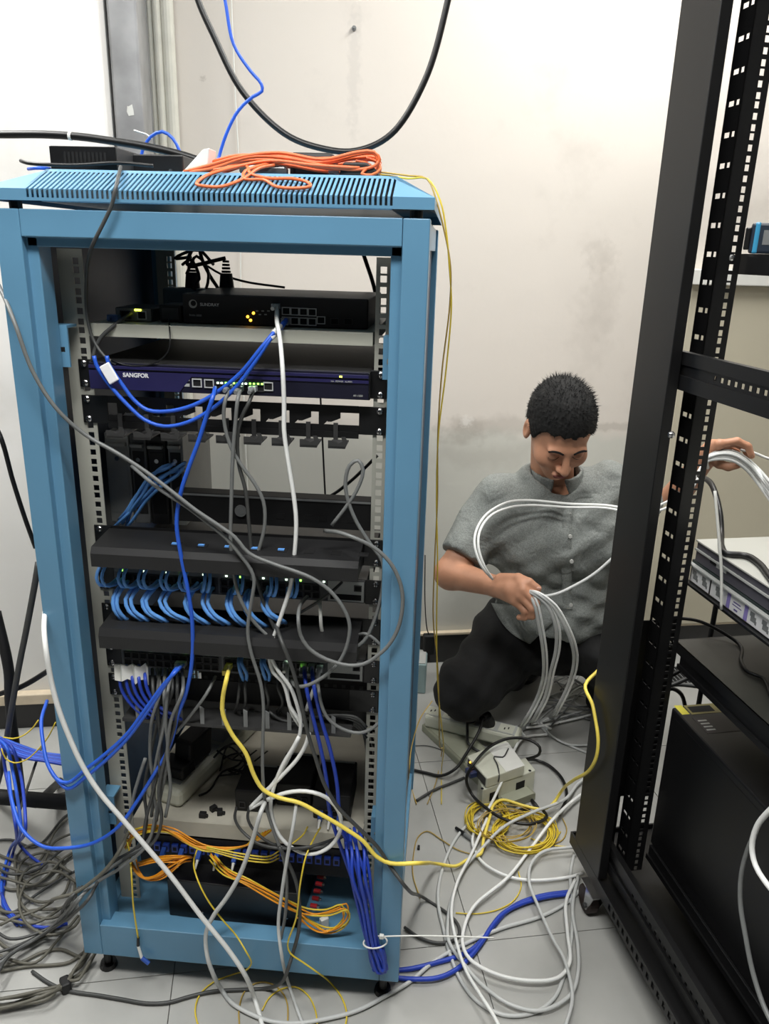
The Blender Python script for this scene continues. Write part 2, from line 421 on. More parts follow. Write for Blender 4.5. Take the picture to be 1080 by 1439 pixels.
room_tube('conduit_pipe', (238, 90), -.03, .017, M_PIPE, 'fat cream conduit pipe, rightmost in the wall corner', 'pipe', 'corner conduits')
room_tube('conduit_pipe', (224, 90), -.035, .011, M_PIPE, 'slim cream conduit pipe left of the fattest one', 'pipe', 'corner conduits')
room_tube('conduit_pipe', (214, 90), -.03, .007, M_PIPE, 'thinnest cream conduit between pipes and pink wires', 'pipe', 'corner conduits')
for i, (px, m) in enumerate(((203, M_PIPEP), (207, M_PIPEP), (210, C_GREY))):
    p = RP(px, 90, -.06)
    pts = [tuple(ROOM @ Vector((p.x+.004*math.sin(z*5+i), -.06, z))) for z in (1.2, 1.5, 1.8, 2.1, 2.45, CEIL_Z-.003)]
    cable(['pink-brown wire running down beside the steel duct', 'second pink-brown wire, right of the one touching the duct', 'grey wire running down between pink wires and conduit'][i], pts, .003, m, name='wall_wire', cat='wire', group='wires beside the duct')
p0 = RP(327, 10, -.008); p1 = RP(329, 215, -.008)
pts = [tuple(ROOM @ Vector((p0.x+.004*math.sin(k*2.), -.006, z))) for k, z in enumerate((CEIL_Z-.005, 2.3, 2., 1.75, 1.5, 1.2, .8, .4, .121))]
cable('thin white wire stapled straight down the back wall', pts, .002, M_WHITE, name='wall_wire', cat='wire')
# rust stain streak on the wall: a small wall plug and its bracket
p = RP(497, 40, 0)
tag(xf(MB().cyl((p.x, -.006, p.z), (p.x, .0, p.z), .006).cyl((p.x, -.012, p.z), (p.x, -.006, p.z), .003), ROOM).build('wall_plug', M_GREY), 'small grey wall plug left in the back wall above the rack', 'wall plug')
# ------------------------------------------------------------------ the blue rack
def mesh_multi(name, parts, smooth=False):
    vs, fs, ids = [], [], []
    for i, (mb, m) in enumerate(parts):
        k = len(vs); vs += mb.v; fs += [tuple(j+k for j in f) for f in mb.f]; ids += [i]*len(mb.f)
    me = bpy.data.meshes.new(name); me.from_pydata(vs, [], fs); me.update()
    for mb, m in parts: me.materials.append(m)
    me.polygons.foreach_set('material_index', ids)
    if smooth: me.polygons.foreach_set('use_smooth', [True]*len(fs))
    return me
ZB, ZT = .06, 1.387
RD = .60
rack = thing('server_rack', 'light blue open-front server rack with slotted roof, full of tangled cables', 'server rack', (.3, .3, 0))
def L_post(x, y, sx, sy):
    # outer square column with a recessed inner lip
    poly = [(0, 0), (.036, 0), (.036, .014), (.052, .014), (.052, .05), (0, .05)]
    return MB().prism([(x+sx*a, y+sy*b) for a, b in poly], 'z', ZB, ZT)
for (x, y, sx, sy) in ((0, 0, 1, 1), (.6, 0, -1, 1), (0, RD, 1, -1), (.6, RD, -1, -1)):
    L_post(x, y, sx, sy).build('post', M_BLUE, rack, bevel=.0015)
for y, s in ((0, 1), (RD, -1)):
    poly = [(0, ZT), (0, ZT-.036), (.014, ZT-.036), (.014, ZT-.049), (.05, ZT-.049), (.05, ZT)]
    MB().prism([(y+s*a, b) for a, b in poly], 'x', .0365, .5635).build('top_beam', M_BLUE, rack, bevel=.0012)
    poly = [(0, ZB), (0, ZB+.072), (.035, ZB+.072), (.035, ZB)]
    MB().prism([(y+s*a, b) for a, b in poly], 'x', .0365, .5635).build('bottom_beam', M_BLUE, rack, bevel=.0012)
for x0, x1 in ((.004, .034), (.566, .596)):
    MB().box(x0, x1, .0505, RD-.0505, ZT-.04, ZT).build('side_beam', M_BLUE, rack, bevel=.001)
    MB().box(x0, x1, .0505, RD-.0505, ZB, ZB+.05).build('side_beam', M_BLUE, rack, bevel=.001)
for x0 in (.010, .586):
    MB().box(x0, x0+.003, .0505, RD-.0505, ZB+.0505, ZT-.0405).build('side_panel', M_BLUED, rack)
MB().box(.036, .564, .0355, RD-.036, ZB+.045, ZB+.052).build('floor_tray', M_BLUE, rack)
# brackets that carry the rails
for x0, x1 in ((.0365, .0625), (.5375, .5635)):
    for z in (.32, 1.165):
        m = MB()
        m.box(x0, x1, .0525, .056, z, z+.022).box(x0, x1, .0525, .056, z+.030, z+.062).box(x0, x0+.006, .0525, .056, z+.022, z+.030).box(x1-.006, x1, .0525, .056, z+.022, z+.030)
        m.box(x0, x1, .056, .085, z+.058, z+.062)
        m.build('rail_bracket', M_BLUE, rack)
# 19 inch rails with square holes
def hole_rows(z0, z1):
    out = []; k = 0
    while True:
        for o in (6.35, 22.225, 38.1):
            z = z0+(k*44.45+o)/1000.
            if z > z1-.008: return out
            out.append(z)
        k += 1
def rail(name, parent, hx, xa, xb, y, z0, z1, flange, m, hw=.0048, hh=.0048):
    mb = MB().box(xa, hx-hw, y, y+.002, z0, z1).box(hx+hw, xb, y, y+.002, z0, z1)
    zz = [z0-hh]+hole_rows(z0, z1)+[z1+hh]
    for a, b in zip(zz[:-1], zz[1:]): mb.box(hx-hw, hx+hw, y, y+.002, a+hh, b-hh)
    fx = xa if flange < 0 else xb
    mb.box(min(fx, fx-flange*.002), max(fx, fx-flange*.002), y+.002, y+.04, z0, z1)
    return mb.build(name, m, parent)
RY = .090
for y in (RY, .50):
    rail('mounting_rail', rack, .0675, .040, .0785, y, .112, 1.336, -1, M_RAIL)
    rail('mounting_rail', rack, .5325, .5215, .560, y, .112, 1.336, 1, M_RAIL)
for (x, y) in ((.03, .03), (.57, .03), (.03, RD-.03), (.57, RD-.03)):
    m = MB().cyl((x, y, .001), (x, y, .010), .017, .015, 16).cyl((x, y, .012), (x, y, .0598), .008, n=10)
    m.build('levelling_foot', M_BLACK, rack)
# hipped roof cap with vent slots
def roof_cap():
    x0, x1, y0, y1 = -.012, .605, -.006, RD+.006
    za, zb, zc = 1.3975, 1.4125, 1.443
    ix, iy = .068, .07
    m = MB()
    N = 72; sa, sb = .050, .550
    pitch = (sb-sa)/N; bar = pitch*.5
    def front(xa, xb):            # strip of the front: upright lip then the slope
        m.add([(xa, y0, za), (xb, y0, za), (xb, y0, zb), (xa, y0, zb)], [(0, 1, 2, 3)])
    def P(x, t): return (x, y0+iy*t, zb+(zc-zb)*t)
    # upright lip
    m.box(x0, x1, y0, y0+.0015, za, za+.004)
    t0, t1 = -.0, .80
    # left and right solid parts
    def quad(a, b, c, d): m.add([a, b, c, d], [(0, 1, 2, 3)])
    quad((x0, y0, za+.004), (sa, y0, za+.004), (sa, y0, zb), (x0, y0, zb))
    quad((sb, y0, za+.004), (x1, y0, za+.004), (x1, y0, zb), (sb, y0, zb))
    quad((x0, y0, zb), (sa, y0, zb), (sa,)+P(0, 1)[1:], (x0+ix,)+P(0, 1)[1:])
    quad((sb, y0, zb), (x1, y0, zb), (x1-ix, y0+iy, zc), (sb, y0+iy, zc))
    quad((sa,)+P(0, .86)[1:], (sb,)+P(0, .86)[1:], (sb, y0+iy, zc), (sa, y0+iy, zc))
    for k in range(N+1):
        xa = sa+k*pitch-(0 if k else 0); xb = min(xa+bar, sb)
        if xb <= xa: continue
        m.box(xa, xb, y0, y0+.0015, za+.004, zb-.0)
        a = P(xa, 0); b = P(xb, 0); c = P(xb, .87); d = P(xa, .87)
        m.add([a, b, c, d, (a[0], a[1]+.001, a[2]-.002), (b[0], b[1]+.001, b[2]-.002), (c[0], c[1], c[2]-.002), (d[0], d[1], d[2]-.002)],
              [(0, 1, 2, 3), (4, 7, 6, 5), (0, 3, 7, 4), (1, 5, 6, 2)])
    # other three slopes, their lips and the flat top
    quad((x1, y0, za), (x1, y1, za), (x1, y1, zb), (x1, y0, zb)); quad((x0, y1, za), (x0, y0, za), (x0, y0, zb), (x0, y1, zb))
    quad((x1, y1, za), (x0, y1, za), (x0, y1, zb), (x1, y1, zb))
    quad((x1, y0, zb), (x1, y1, zb), (x1-ix, y1-iy, zc), (x1-ix, y0+iy, zc))
    quad((x0, y1, zb), (x0, y0, zb), (x0+ix, y0+iy, zc), (x0+ix, y1-iy, zc))
    quad((x1, y1, zb), (x0, y1, zb), (x0+ix, y1-iy, zc), (x1-ix, y1-iy, zc))
    quad((x0+ix, y0+iy, zc), (x1-ix, y0+iy, zc), (x1-ix, y1-iy, zc), (x0+ix, y1-iy, zc))
    # inner liner that hides the hollow
    m.box(x0+.06, x1-.06, y0+.05, y1-.05, za+.001, za+.002)
    return m
roof_cap().build('roof_cap', M_BLUE, rack)
for (x, y) in ((.02, .025), (.58, .025), (.02, RD-.025), (.58, RD-.025)):
    MB().cyl((x, y, ZT), (x, y, 1.3975), .009, n=12).build('spacer', M_BLACK, rack)
ZTOP = 1.443

# ------------------------------------------------------------------ small shared pieces
ring = MB()
for a in ((-.0075, .0075, -.0065, -.005), (-.0075, .0075, .005, .0065), (-.0075, -.006, -.005, .005), (.006, .0075, -.005, .005)):
    ring.box(a[0], a[1], -.002, 0, a[2], a[3])
hole = MB().box(-.006, .006, -.0004, 0, -.005, .005)
latch = MB().box(-.003, .003, -.0012, -.0004, -.005, -.0022)
PORT = mesh_multi('port', [(ring, M_PORT), (hole, M_DARK), (latch, M_DARK)])
PORTD = mesh_multi('port_dark', [(ring, M_GREYD), (hole, M_DARK)])
SCREW = mesh_multi('screw', [(MB().sphere((0, 0, 0), .0055, 12, 6, (1, .6, 1)), M_CHROME), (MB().box(-.004, .004, -.0037, -.0028, -.0006, .0006).box(-.0006, .0006, -.0037, -.0028, -.004, .004), M_DARK)], False)
LEDG = MB().box(-.0015, .0015, -.001, 0, -.0015, .0015).mesh('led_g', M_GREEN)
LEDW = MB().box(-.0016, .0016, -.001, 0, -.0012, .0012).mesh('led_w', M_GREENW)
LEDA = MB().cyl((0, -.001, 0), (0, 0, 0), .0022, n=10).mesh('led_a', M_AMBER)
def ears(t, z0, z1, y, m, screws=True, xa=.058, xb=.542, inner=.085):
    for a, b, sx in ((xa, inner, .0675), (1-.4-inner, xb, .5325)):
        MB().box(a, b, y, y+.0025, z0, z1).build('ear', m, t, bevel=.001)
        if screws:
            for dz in (.0064, z1-z0-.0064): inst('screw', SCREW, t, (sx, y-.001, z0+dz))
EY = RY-.0031        # face plane of the ears

# upper shelf
sh = thing('rack_shelf', 'cream metal shelf carrying the upper black switch', 'shelf', (.3, .3, 1.208))
MB().box(.081, .519, EY+.0005, .495, 1.2260, 1.2285).build('tray', M_SHELF, sh)
MB().box(.081, .519, EY-.0015, EY+.0005, 1.2090, 1.2285).build('front_lip', M_SHELF, sh, bevel=.0005)
for x in (.081, .517):
    MB().box(x, x+.002, EY+.001, .495, 1.209, 1.2259).build('side_lip', M_SHELF, sh)

# switch on the upper shelf
s = thing('network_switch', 'black desktop network switch on the cream shelf with small round logo', 'network switch', (.361, .24, 1.229))
x0, x1, y0, z0, z1 = .216, .507, .128, 1.2292, 1.2745
MB().box(x0, x1, y0, .35, z0, z1).build('body', M_BLACK, s, bevel=.002)
MB().box(x0+.001, x1-.001, y0-.002, y0, z0+.001, z1-.001).build('faceplate', mat('face_black', (26, 26, 28), .45), s, bevel=.001)
c = A(271, 427, y0-.002)
lg = MB().cyl((c[0], y0-.0028, c[2]), (c[0], y0-.002, c[2]), .0065, n=20); lg2 = MB().cyl((c[0]+.001, y0-.0034, c[2]+.001), (c[0]+.001, y0-.0028, c[2]+.001), .0042, n=16)
lgo = lg.build('logo', M_GREYL, s); lg2.build('logo_centre', M_BLACK, lgo)
p = A(281, 431, y0-.002); lettering('SUNDRAY', .0066, (p[0], y0-.0021, p[2]), s, M_PRINTW)
p = A(266, 445, y0-.002); lettering('RAN-3000', .0045, (p[0], y0-.0021, p[2]), s, M_GREYL)
for i in range(4):
    for j in range(2):
        px = 402+i*12.2; py = 437+i*.6+j*13.5
        p = A(px, py, y0-.002); inst('port', PORT, s, (p[0], y0-.002, p[2]), scale=(.88, 1, .9))
p = A(451, 450, y0-.002); inst('port', PORT, s, (p[0], y0-.002, p[2]), scale=(.88, 1, .9))
for px in (470, 489):
    p = A(px, 452, y0-.002); inst('sfp_slot', PORTD, s, (p[0], y0-.002, p[2]), scale=(.9, 1, .75))
for px, py in ((348, 445), (352, 450), (356, 440)):
    p = A(px, py, y0-.002); inst('led', LEDA, s, (p[0], y0-.002, p[2]))
for i in range(5):
    p = A(361+i*4, 437+(i % 2)*5, y0-.002); inst('marking', MB().box(-.002, .002, -.0004, 0, -.001, .001).mesh('mk', M_GREYL), s, (p[0], y0-.002, p[2]))
# small media converter
s = thing('media_converter', 'small dark media converter with a glowing yellow-green light on the upper shelf', 'media converter', (.135, .17, 1.229))
MB().box(.106, .166, .130, .22, 1.2292, 1.2500).build('body', M_GREYD, s, bevel=.002)
MB().box(.108, .164, .128, .130, 1.2305, 1.2488).build('faceplate', M_GREY, s)
inst('port', PORT, s, (.150, .128, 1.239)); inst('fiber_port', PORTD, s, (.124, .128, 1.239), scale=(1.2, 1, 1))
MB().box(.139, .149, .1265, .128, 1.2455, 1.2485).build('led', M_YLED, s)
o = MB().box(.101, .119, .108, .120, 1.2294, 1.2400).box(.104, .109, .100, .108, 1.2320, 1.2370).build('fiber_plug', mat('plug_blue', (70, 100, 150), .4), None, bevel=.001)
tag(o, 'pale blue fibre plug lying left of the media converter', 'fibre plug')
o = thing('power_adapter', 'black square power adapter between media converter and black switch', 'power adapter', (.195, .16, 1.229))
MB().box(.176, .212, .132, .19, 1.2292, 1.2560).build('body', M_BLACKM, o, bevel=.003)
MB().box(.181, .207, .131, .132, 1.234, 1.251).build('rating_label', M_GREYD, o)
# power strip with plugs behind
o = thing('power_strip', 'grey power strip at the back of the upper shelf, black plugs in it', 'power strip', (.2, .32, 1.229))
MB().box(.10, .33, .36, .41, 1.2292, 1.2700).build('body', M_GREY, o, bevel=.004)
for k in range(4): MB().box(.128+k*.05, .142+k*.05, .372, .398, 1.2700, 1.2703).build('socket', M_DARK, o)
def plug_up(x, y, z, label, h=.05):
    t = thing('power_plug', label, 'power plug', (x, y, z))
    MB().cyl((x, y, z), (x, y, z+h*.55), .014, .011, 12).build('plug_body', M_BLACKM, t)
    m = MB()
    for k in range(4): m.cyl((x, y, z+h*.57+k*.006), (x, y, z+h*.57+k*.006+.004), .0085-k*.0008, n=10)
    m.build('strain_relief', M_BLACKM, t)
    return (x, y, z+h*.57+.026)
pa = plug_up(.150, .385, 1.2703, 'black mains plug standing in the grey strip, left one')
pb = plug_up(.215, .385, 1.2703, 'black mains plug standing in the grey strip, right one')
cable('black mains lead arching from left plug in the upper rack opening', [pa, A(246, 363, .40), A(258, 356, .41), A(280, 352, .43), A(300, 372, .45)], .003, C_BLACK, name='power_cable')
cable('black mains lead looping from right plug up behind the blue top beam', [pb, A(263, 372, .37), A(268, 354, .37), A(276, 330, .38), A(282, 270, .40), (.17, .40, 1.56)][:5], .0035, C_BLACK, name='power_cable')
cable('black lead hanging down behind the upper switch, left of middle', V([(279, 345), (284, 365), (295, 388), (306, 405), (310, 420, .37)], .42), .0035, C_BLACK, name='power_cable')
cable('thin black lead running behind the switch across the rear opening', V([(288, 372), (310, 385), (345, 396), (385, 402), (400, 404)], .46), .0022, C_BLACK, name='power_cable')
cable('black cable leaning across the top right of the rack opening', V([(505, 340), (513, 365), (523, 395), (528, 415)], .50), .004, C_BLACK, name='power_cable')
cable('tangled black lead knotted between the two mains plugs', V([(256, 372, .39), (268, 365, .38), (280, 392, .37), (270, 405, .36), (286, 410, .37), (292, 380, .40), (276, 360, .41), (262, 385, .38)], .38), .0028, C_BLACK, name='power_cable')

# 1U appliance
s = thing('firewall_appliance', 'navy rack appliance with USB and network ports below the cream shelf', 'network appliance', (.3, .3, 1.129))
z0, z1, yf = 1.1295, 1.1730, .072
MB().box(.082, .518, yf, .46, z0, z1).build('body', M_BLACKM, s, bevel=.0015)
MB().box(.084, .516, yf-.004, yf, z0+.001, z1-.001).build('bezel', M_NAVYD, s, bevel=.001)
MB().prism([(.084, z0+.002), (.225, z0+.002), (.245, z0+.026), (.516, z0+.026), (.516, z0+.0305), (.084, z0+.0305)], 'y', yf-.0055, yf-.004).build('bezel_wedge', M_NAVY, s)
MB().box(.084, .516, yf-.0065, yf-.004, z0+.0335, z0+.0385).build('stripe', M_NAVY, s, bevel=.0005)
ears(s, z0, z1, EY, M_BLACK)
F0 = yf-.0056
p = A(173, 531, F0); lettering('SANGFOR', .0088, (p[0], F0-.0002, p[2]), s, M_PRINTW, bold=.0003)
F1 = yf-.0042
for k in range(2):
    p = A(261, 533+k*8, F1); MB().box(p[0]-.006, p[0]+.006, F1-.001, F1+.0001, p[2]-.0022, p[2]+.0022).build('usb_port', M_GREYL, s)
for px, py in ((277, 538), (294, 539), (377, 543)):
    p = A(px, py, F1); inst('port', PORT, s, (p[0], F1, p[2]))
for k in range(6):
    p = A(309+k*11.3, 542+k*.3, F1); inst('port', PORTD, s, (p[0], F1, p[2]-.002), scale=(.85, 1, .8))
    for dx in (-.003, .003): inst('led', LEDG if k % 3 else LEDW, s, (p[0]+dx, F1-.0004, p[2]+.0042))
p = A(479, 529, F1); MB().box(p[0]-.002, p[0]+.002, F1-.003, F1, p[2]-.0012, p[2]+.0012).build('led', M_YLED, s)
p = A(465, 537, F1); lettering('HA  POWER  ALARM', .0035, (p[0], F1-.0025, p[2]), s, M_GREYL)
p = A(496, 558, F1); lettering('AF-1000', .0042, (p[0], F1-.0003, p[2]), s, M_GREYL)

# cable manager bar with loops and hooks
s = thing('cable_manager', 'black cable manager bar with hooked fingers under the navy appliance', 'cable manager', (.3, .08, 1.05))
z0, z1 = 1.0725, 1.1170
ears(s, z0, z1, EY, M_BLACK, inner=.10)
MB().box(.10, .50, EY, EY+.0025, z0, z0+.014).build('lower_bar', M_BLACK, s)
MB().box(.10, .50, EY, EY+.0025, z1-.011, z1).build('upper_bar', M_BLACK, s)
for k in range(8):
    x = .115+k*.046
    MB().prism([(x, z1-.011), (x+.034, z1-.011), (x+.034, z1-.020), (x+.020, z1-.026), (x+.014, z1-.026), (x+.014, z0+.020), (x+.008, z0+.014), (x, z0+.014)], 'y', EY, EY+.0025).build('web', M_BLACK, s)
hk = MB().prism([(0, 0), (.026, 0), (.030, .010), (.026, .018), (.020, .018), (.022, .011), (.016, .008), (.008, .012), (0, .012)], 'y', 0, .0025)
hk.box(0, .026, 0, .045, .001, .0035).box(.002, .009, .0425, .0448, .0035, .030)
HOOK = hk.mesh('hook', M_GREYD)
for k in range(9): inst('hook', HOOK, s, (.115+k*.043, EY-.048, z0-.012))
MB().box(.10, .50, EY-.003, EY-.0005, z0-.006, z0+.004).build('hook_rail', M_BLACK, s)

# black 1U panel set a little back, the wall shows above it through the open rear
s = thing('blank_faceplate', 'black one-unit blank plate with round pale logo above the duct manager', 'blank plate', (.36, .13, .902))
zt_ = A(400, 699, .12)[2]
xl_ = A(243, 715, .12)[0]
MB().box(xl_, .519, .120, .150, .9020, zt_).build('body', M_BLACKM, s, bevel=.001)
MB().box(xl_+.001, .518, .118, .1198, zt_-.004, zt_-.001).build('top_edge', M_GREY, s)
c = A(338, 718, .1185); MB().cyl((c[0], .117, c[2]), (c[0], .12, c[2]), .010, n=20).cyl((c[0], .1162, c[2]), (c[0], .117, c[2]), .006, n=16).build('logo', M_GREY, s)
for k in range(6): MB().box(.36+k*.024, .374+k*.024, .1194, .12, .915, .925).build('vent', M_DARK, s)
cable('thin black cable hanging straight down behind the rack', V([(447, 470), (450, 555), (453, 620), (457, 700), (462, 780)], .66), .0022, C_BLACK, name='power_cable')
cable('black cable slanting behind the rack towards the right rail', V([(456, 702), (475, 690), (495, 674), (512, 658), (530, 640)], .60), .0038, C_BLACK, name='power_cable')
# upright modules at the rear left
for i, (pa_, pb_, ptop, lab) in enumerate(((150, 183, 608, 'flat grey power module upright at the inner left, leftmost of four'), (185, 207, 610, 'flat grey power module upright at the inner left, second of four'), (209, 234, 612, 'slim dark upright module at the inner left, third of four'), (237, 258, 612, 'slim grey upright module at the inner left, rightmost of four'))):
    Ym = .20; xa = A(pa_, 660, Ym)[0]; xb = A(pb_, 660, Ym)[0]; z1_ = A(pa_, ptop, Ym)[2]; z0_ = .8640
    t = thing('power_module', lab, 'power module', ((xa+xb)/2, Ym+.05, z0_), group='upright modules at inner left')
    mm = (M_GREYL, M_GREY, M_GREYD, M_GREYL)[i]
    MB().box(xa, xb, Ym, Ym+.16, z0_+.0005, z1_).build('body', mm, t, bevel=.002)
    MB().box(xa+.004, xb-.004, Ym-.0012, Ym, z0_+.02, z1_-.03).build('front_rib', (M_GREYL, M_GREYD, M_BLACK, M_GREYD)[i], t, bevel=.0005)
    MB().box(xa+.003, xb-.003, Ym-.010, Ym-.0002, z1_-.022, z1_-.016).build('clip', M_GREYL, t, bevel=.001)
    MB().cyl(((xa+xb)/2, Ym-.004, z1_-.045), ((xa+xb)/2, Ym, z1_-.045), .004, n=10).build('screw', M_CHROME, t)

# 1U finger-duct managers with lids
def manager(z0, z1, label, slots, blue):
    t = thing('cable_duct', label, 'cable manager', (.3, .05, z0))
    ears(t, z0, z1, EY, M_BLACK, inner=.09)
    MB().box(.088, .512, EY, EY+.0025, z0, z1).build('back_plate', M_BLACK, t)
    lid = MB().prism([(.010, z0+.004), (.010, z0+.026), (.016, z1-.010), (EY-.0008, z1-.004), (EY-.0008, z1-.008), (.02, z1-.014), (.014, z0+.024), (.014, z0+.004)], 'x', .085, .511)
    l = lid.build('lid', mat('duct_black', (30, 30, 31), .5), t)
    for x in (.085, .509): MB().prism([(.0145, z0+.006), (.0145, z0+.022), (.02, z1-.0145), (EY-.001, z1-.0085), (EY-.001, z0+.004)], 'x', x, x+.0018).build('end_cap', M_BLACK, t)
    for k in range(slots):
        x = .215+k*.043; yy = .040; zz = z1-.010+(yy-.016)/(EY-.016)*.006+.0002
        o = MB().obox((x, yy, zz), (1, 0, 0), (0, .99, .085), (0, -.085, .99), .008, .007, .0005).build('slot', M_DARK, t)
        if blue and k < 5:
            MB().obox((x-.002, yy-.001, zz+.001), (1, 0, 0), (0, .99, .085), (0, -.085, .99), .005, .0028, .0012).build('cable_peek', C_BLUEL, t)
    return t
manager(.8530, .8990, 'upper black finger-duct cable manager with blue cords showing through slots', 8, True)
manager(.7080, .7560, 'lower black finger-duct cable manager between the two switches', 0, False)

# the two switches
def switch(z0, label, name='rack_switch', module_px=None):
    z1 = z0+.0440
    t = thing(name, label, 'network switch', (.3, .25, z0))
    MB().box(.082, .518, EY+.0026, .34, z0+.001, z1-.001).build('body', M_GREYD, t, bevel=.001)
    ears(t, z0, z1, EY, M_BLACK)
    MB().box(.086, .514, EY-.001, EY+.0026, z0+.002, z1-.002).build('faceplate', mat('switch_face', (74, 76, 78), .45), t)
    MB().box(.088, .451, EY-.0018, EY-.001, z1-.010, z1-.0035).build('led_strip', M_GREY, t)
    for i in range(24):
        x = .098+i*.0142+(i//12)*.008
        for j in range(2): inst('port', PORTD, t, (x, EY-.001, z0+.012+j*.0135), scale=(.9, 1, .95))
    for i in range(12):
        x = .101+i*.034+.005*((i*7) % 3)
        if x < .45: inst('led', LEDW if i % 3 else LEDG, t, (x, EY-.0018, z1-.0065))
    m = MB().box(.453, .513, EY-.0022, EY-.001, z0+.004, z1-.004).build('uplink_panel', M_GREYL, t)
    inst('port', PORTD, t, (.503, EY-.0022, z0+.029), scale=(.85, 1, .8))
    MB().box(.457, .509, EY-.0026, EY-.0022, z0+.007, z0+.017).build('uplink_slot', M_DARK, t)
    MB().box(.2665, .2715, EY-.0022, EY-.001, z0+.004, z1-.004).build('divider', M_GREY, t)
    return t
switch(.7835, 'upper rack switch with rows of blue patch cords looping below it')
switch(.6340, 'lower rack switch with white tape tag and grey cords plugged in')

# bar with fingers and comb below the lower switch
s = thing('cable_manager', 'black finger cable manager below the lower switch', 'cable manager', (.3, .08, .57))
ears(s, .5755, .6190, EY, M_BLACK, inner=.11)
MB().box(.11, .49, EY, EY+.0025, .5755, .6190).build('plate', M_BLACKM, s)
fg = MB().prism([(0, 0), (.007, 0), (.007, .030), (0, .034)], 'y', 0, .003).mesh('finger', M_GREY)
MB().box(.10, .50, EY-.05, EY-.001, .556, .562).build('comb_base', M_GREYD, s)
for k in range(10): inst('finger', fg, s, (.125+k*.038, EY-.05, .562))
s = thing('patch_bay', 'dark unlit patch bay with empty sockets under the finger manager', 'patch bay', (.3, .14, .50))
MB().box(.082, .518, .13, .16, .500, .552).build('plate', M_BLACKM, s, bevel=.001)
for i in range(16): inst('port', PORTD, s, (.115+i*.0245, .13, .526))
for i, x in enumerate((.30, .325, .35, .44, .46, .48)):
    MB().box(x, x+.010, .122, .13, .533, .536).build('label_tab', M_GREYL, s)

# dark perforated blanking plate behind the lower cables
s = thing('blanking_plate', 'wide dark perforated blanking plate deep behind the lower cables', 'blanking plate', (.36, .34, .345))
m = MB().box(.14, .518, .345, .348, .36, .585)
m.build('plate', M_BLACKM, s)
ph = MB().box(-.004, .004, -.0006, 0, -.004, .004).mesh('perforation', M_GREYD)
for i in range(20):
    for j in range(11): inst('perforation', ph, s, (.150+i*.0186, .345, .372+j*.019))
# lower shelf
ls = thing('rack_shelf', 'dusty cream metal shelf near the rack bottom with small black bits', 'shelf', (.3, .3, .275))
MB().box(.081, .519, EY+.0005, .56, .3085, .3110).build('tray', M_SHELFD, ls)
MB().box(.081, .519, EY-.0015, EY+.0005, .278, .3110).build('front_lip', M_SHELFD, ls, bevel=.0005)
for k in range(4):
    MB().obox((.205+k*.024, .30, .3112), (.45, .9, 0), (-.9, .45, 0), (0, 0, 1), .022, .002, .0002).build('vent_slot', M_DARK, ls)
ZS = .3112
# white power strip with black adapter on the shelf
s = thing('power_strip', 'cream multi-socket power strip on the lower shelf, under a black adapter', 'power strip', (.15, .25, ZS))
ax = Vector((.30, .954, 0)).normalized(); ay = Vector((-ax.y, ax.x, 0)); az = Vector((0, 0, 1))
c = Vector((.168, .27, ZS+.020))
MB().obox(c, ay, ax, az, .042, .150, .0195).build('body', M_CREAM, s, bevel=.010)
for k in range(5):
    q = c+ax*(-.11+k*.05)+az*.0197
    MB().obox(q, ay, ax, az, .028, .019, .0008).build('socket', M_GREYL, s)
s = thing('power_adapter', 'tall black power adapter plugged into the cream strip on the lower shelf', 'power adapter', (.17, .24, ZS+.0405))
MB().obox(c+ax*(-.05)+ay*(-.006)+az*.052, ay, ax, (Vector((0, .25, .97))).normalized(), .020, .038, .030).build('body', M_BLACKM, s, bevel=.006)
MB().obox(c+ax*(-.10)+az*.034, ay, ax, az, .030, .022, .012).build('base', M_BLACKM, s, bevel=.004)
cable('thin black adapter lead curling behind the cream power strip', V([(300, 1065, .20), (315, 1050, .22), (330, 1045, .24), (345, 1055, .25), (335, 1075, .24), (312, 1085, .22), (295, 1110, .18), (280, 1118, .15)], .2), .0022, C_BLACK, name='power_cable')
for i in range(4):
    base = [(310+rnd.uniform(-8, 8), 1060+rnd.uniform(-10, 30)), (330+rnd.uniform(-12, 12), 1048+rnd.uniform(-6, 25)), (350+rnd.uniform(-10, 10), 1060+rnd.uniform(-10, 25)), (338+rnd.uniform(-12, 12), 1085+rnd.uniform(-12, 15)), (318+rnd.uniform(-10, 10), 1095+rnd.uniform(-15, 8)), (345+rnd.uniform(-10, 10), 1100+rnd.uniform(-15, 8))]
    cable('thin black lead in the tangle behind the cream power strip', V(base, .21+.012*i), .0018, C_BLACK, name='power_cable', group='black lead tangle on the lower shelf')
# small black clips
for i, (px, py, lab) in enumerate(((285, 1148, 'small black clip on the lower shelf, leftmost'), (300, 1139, 'small black clip on the lower shelf, middle and highest'), (309, 1144, 'small black clip on the lower shelf, rightmost'))):
    g = G(px, py, ZS); a = i*.9
    o = MB().obox((g[0], g[1], ZS+.0052), (math.cos(a), math.sin(a), 0), (-math.sin(a), math.cos(a), 0), (0, 0, 1), .0065, .005, .005).obox((g[0]+.006, g[1], ZS+.003), (1, 0, 0), (0, 1, 0), (0, 0, 1), .004, .003, .0028).build('plastic_clip', M_BLACKM, None, bevel=.001)
    tag(o, lab, 'plastic clip', 'clips on the lower shelf')
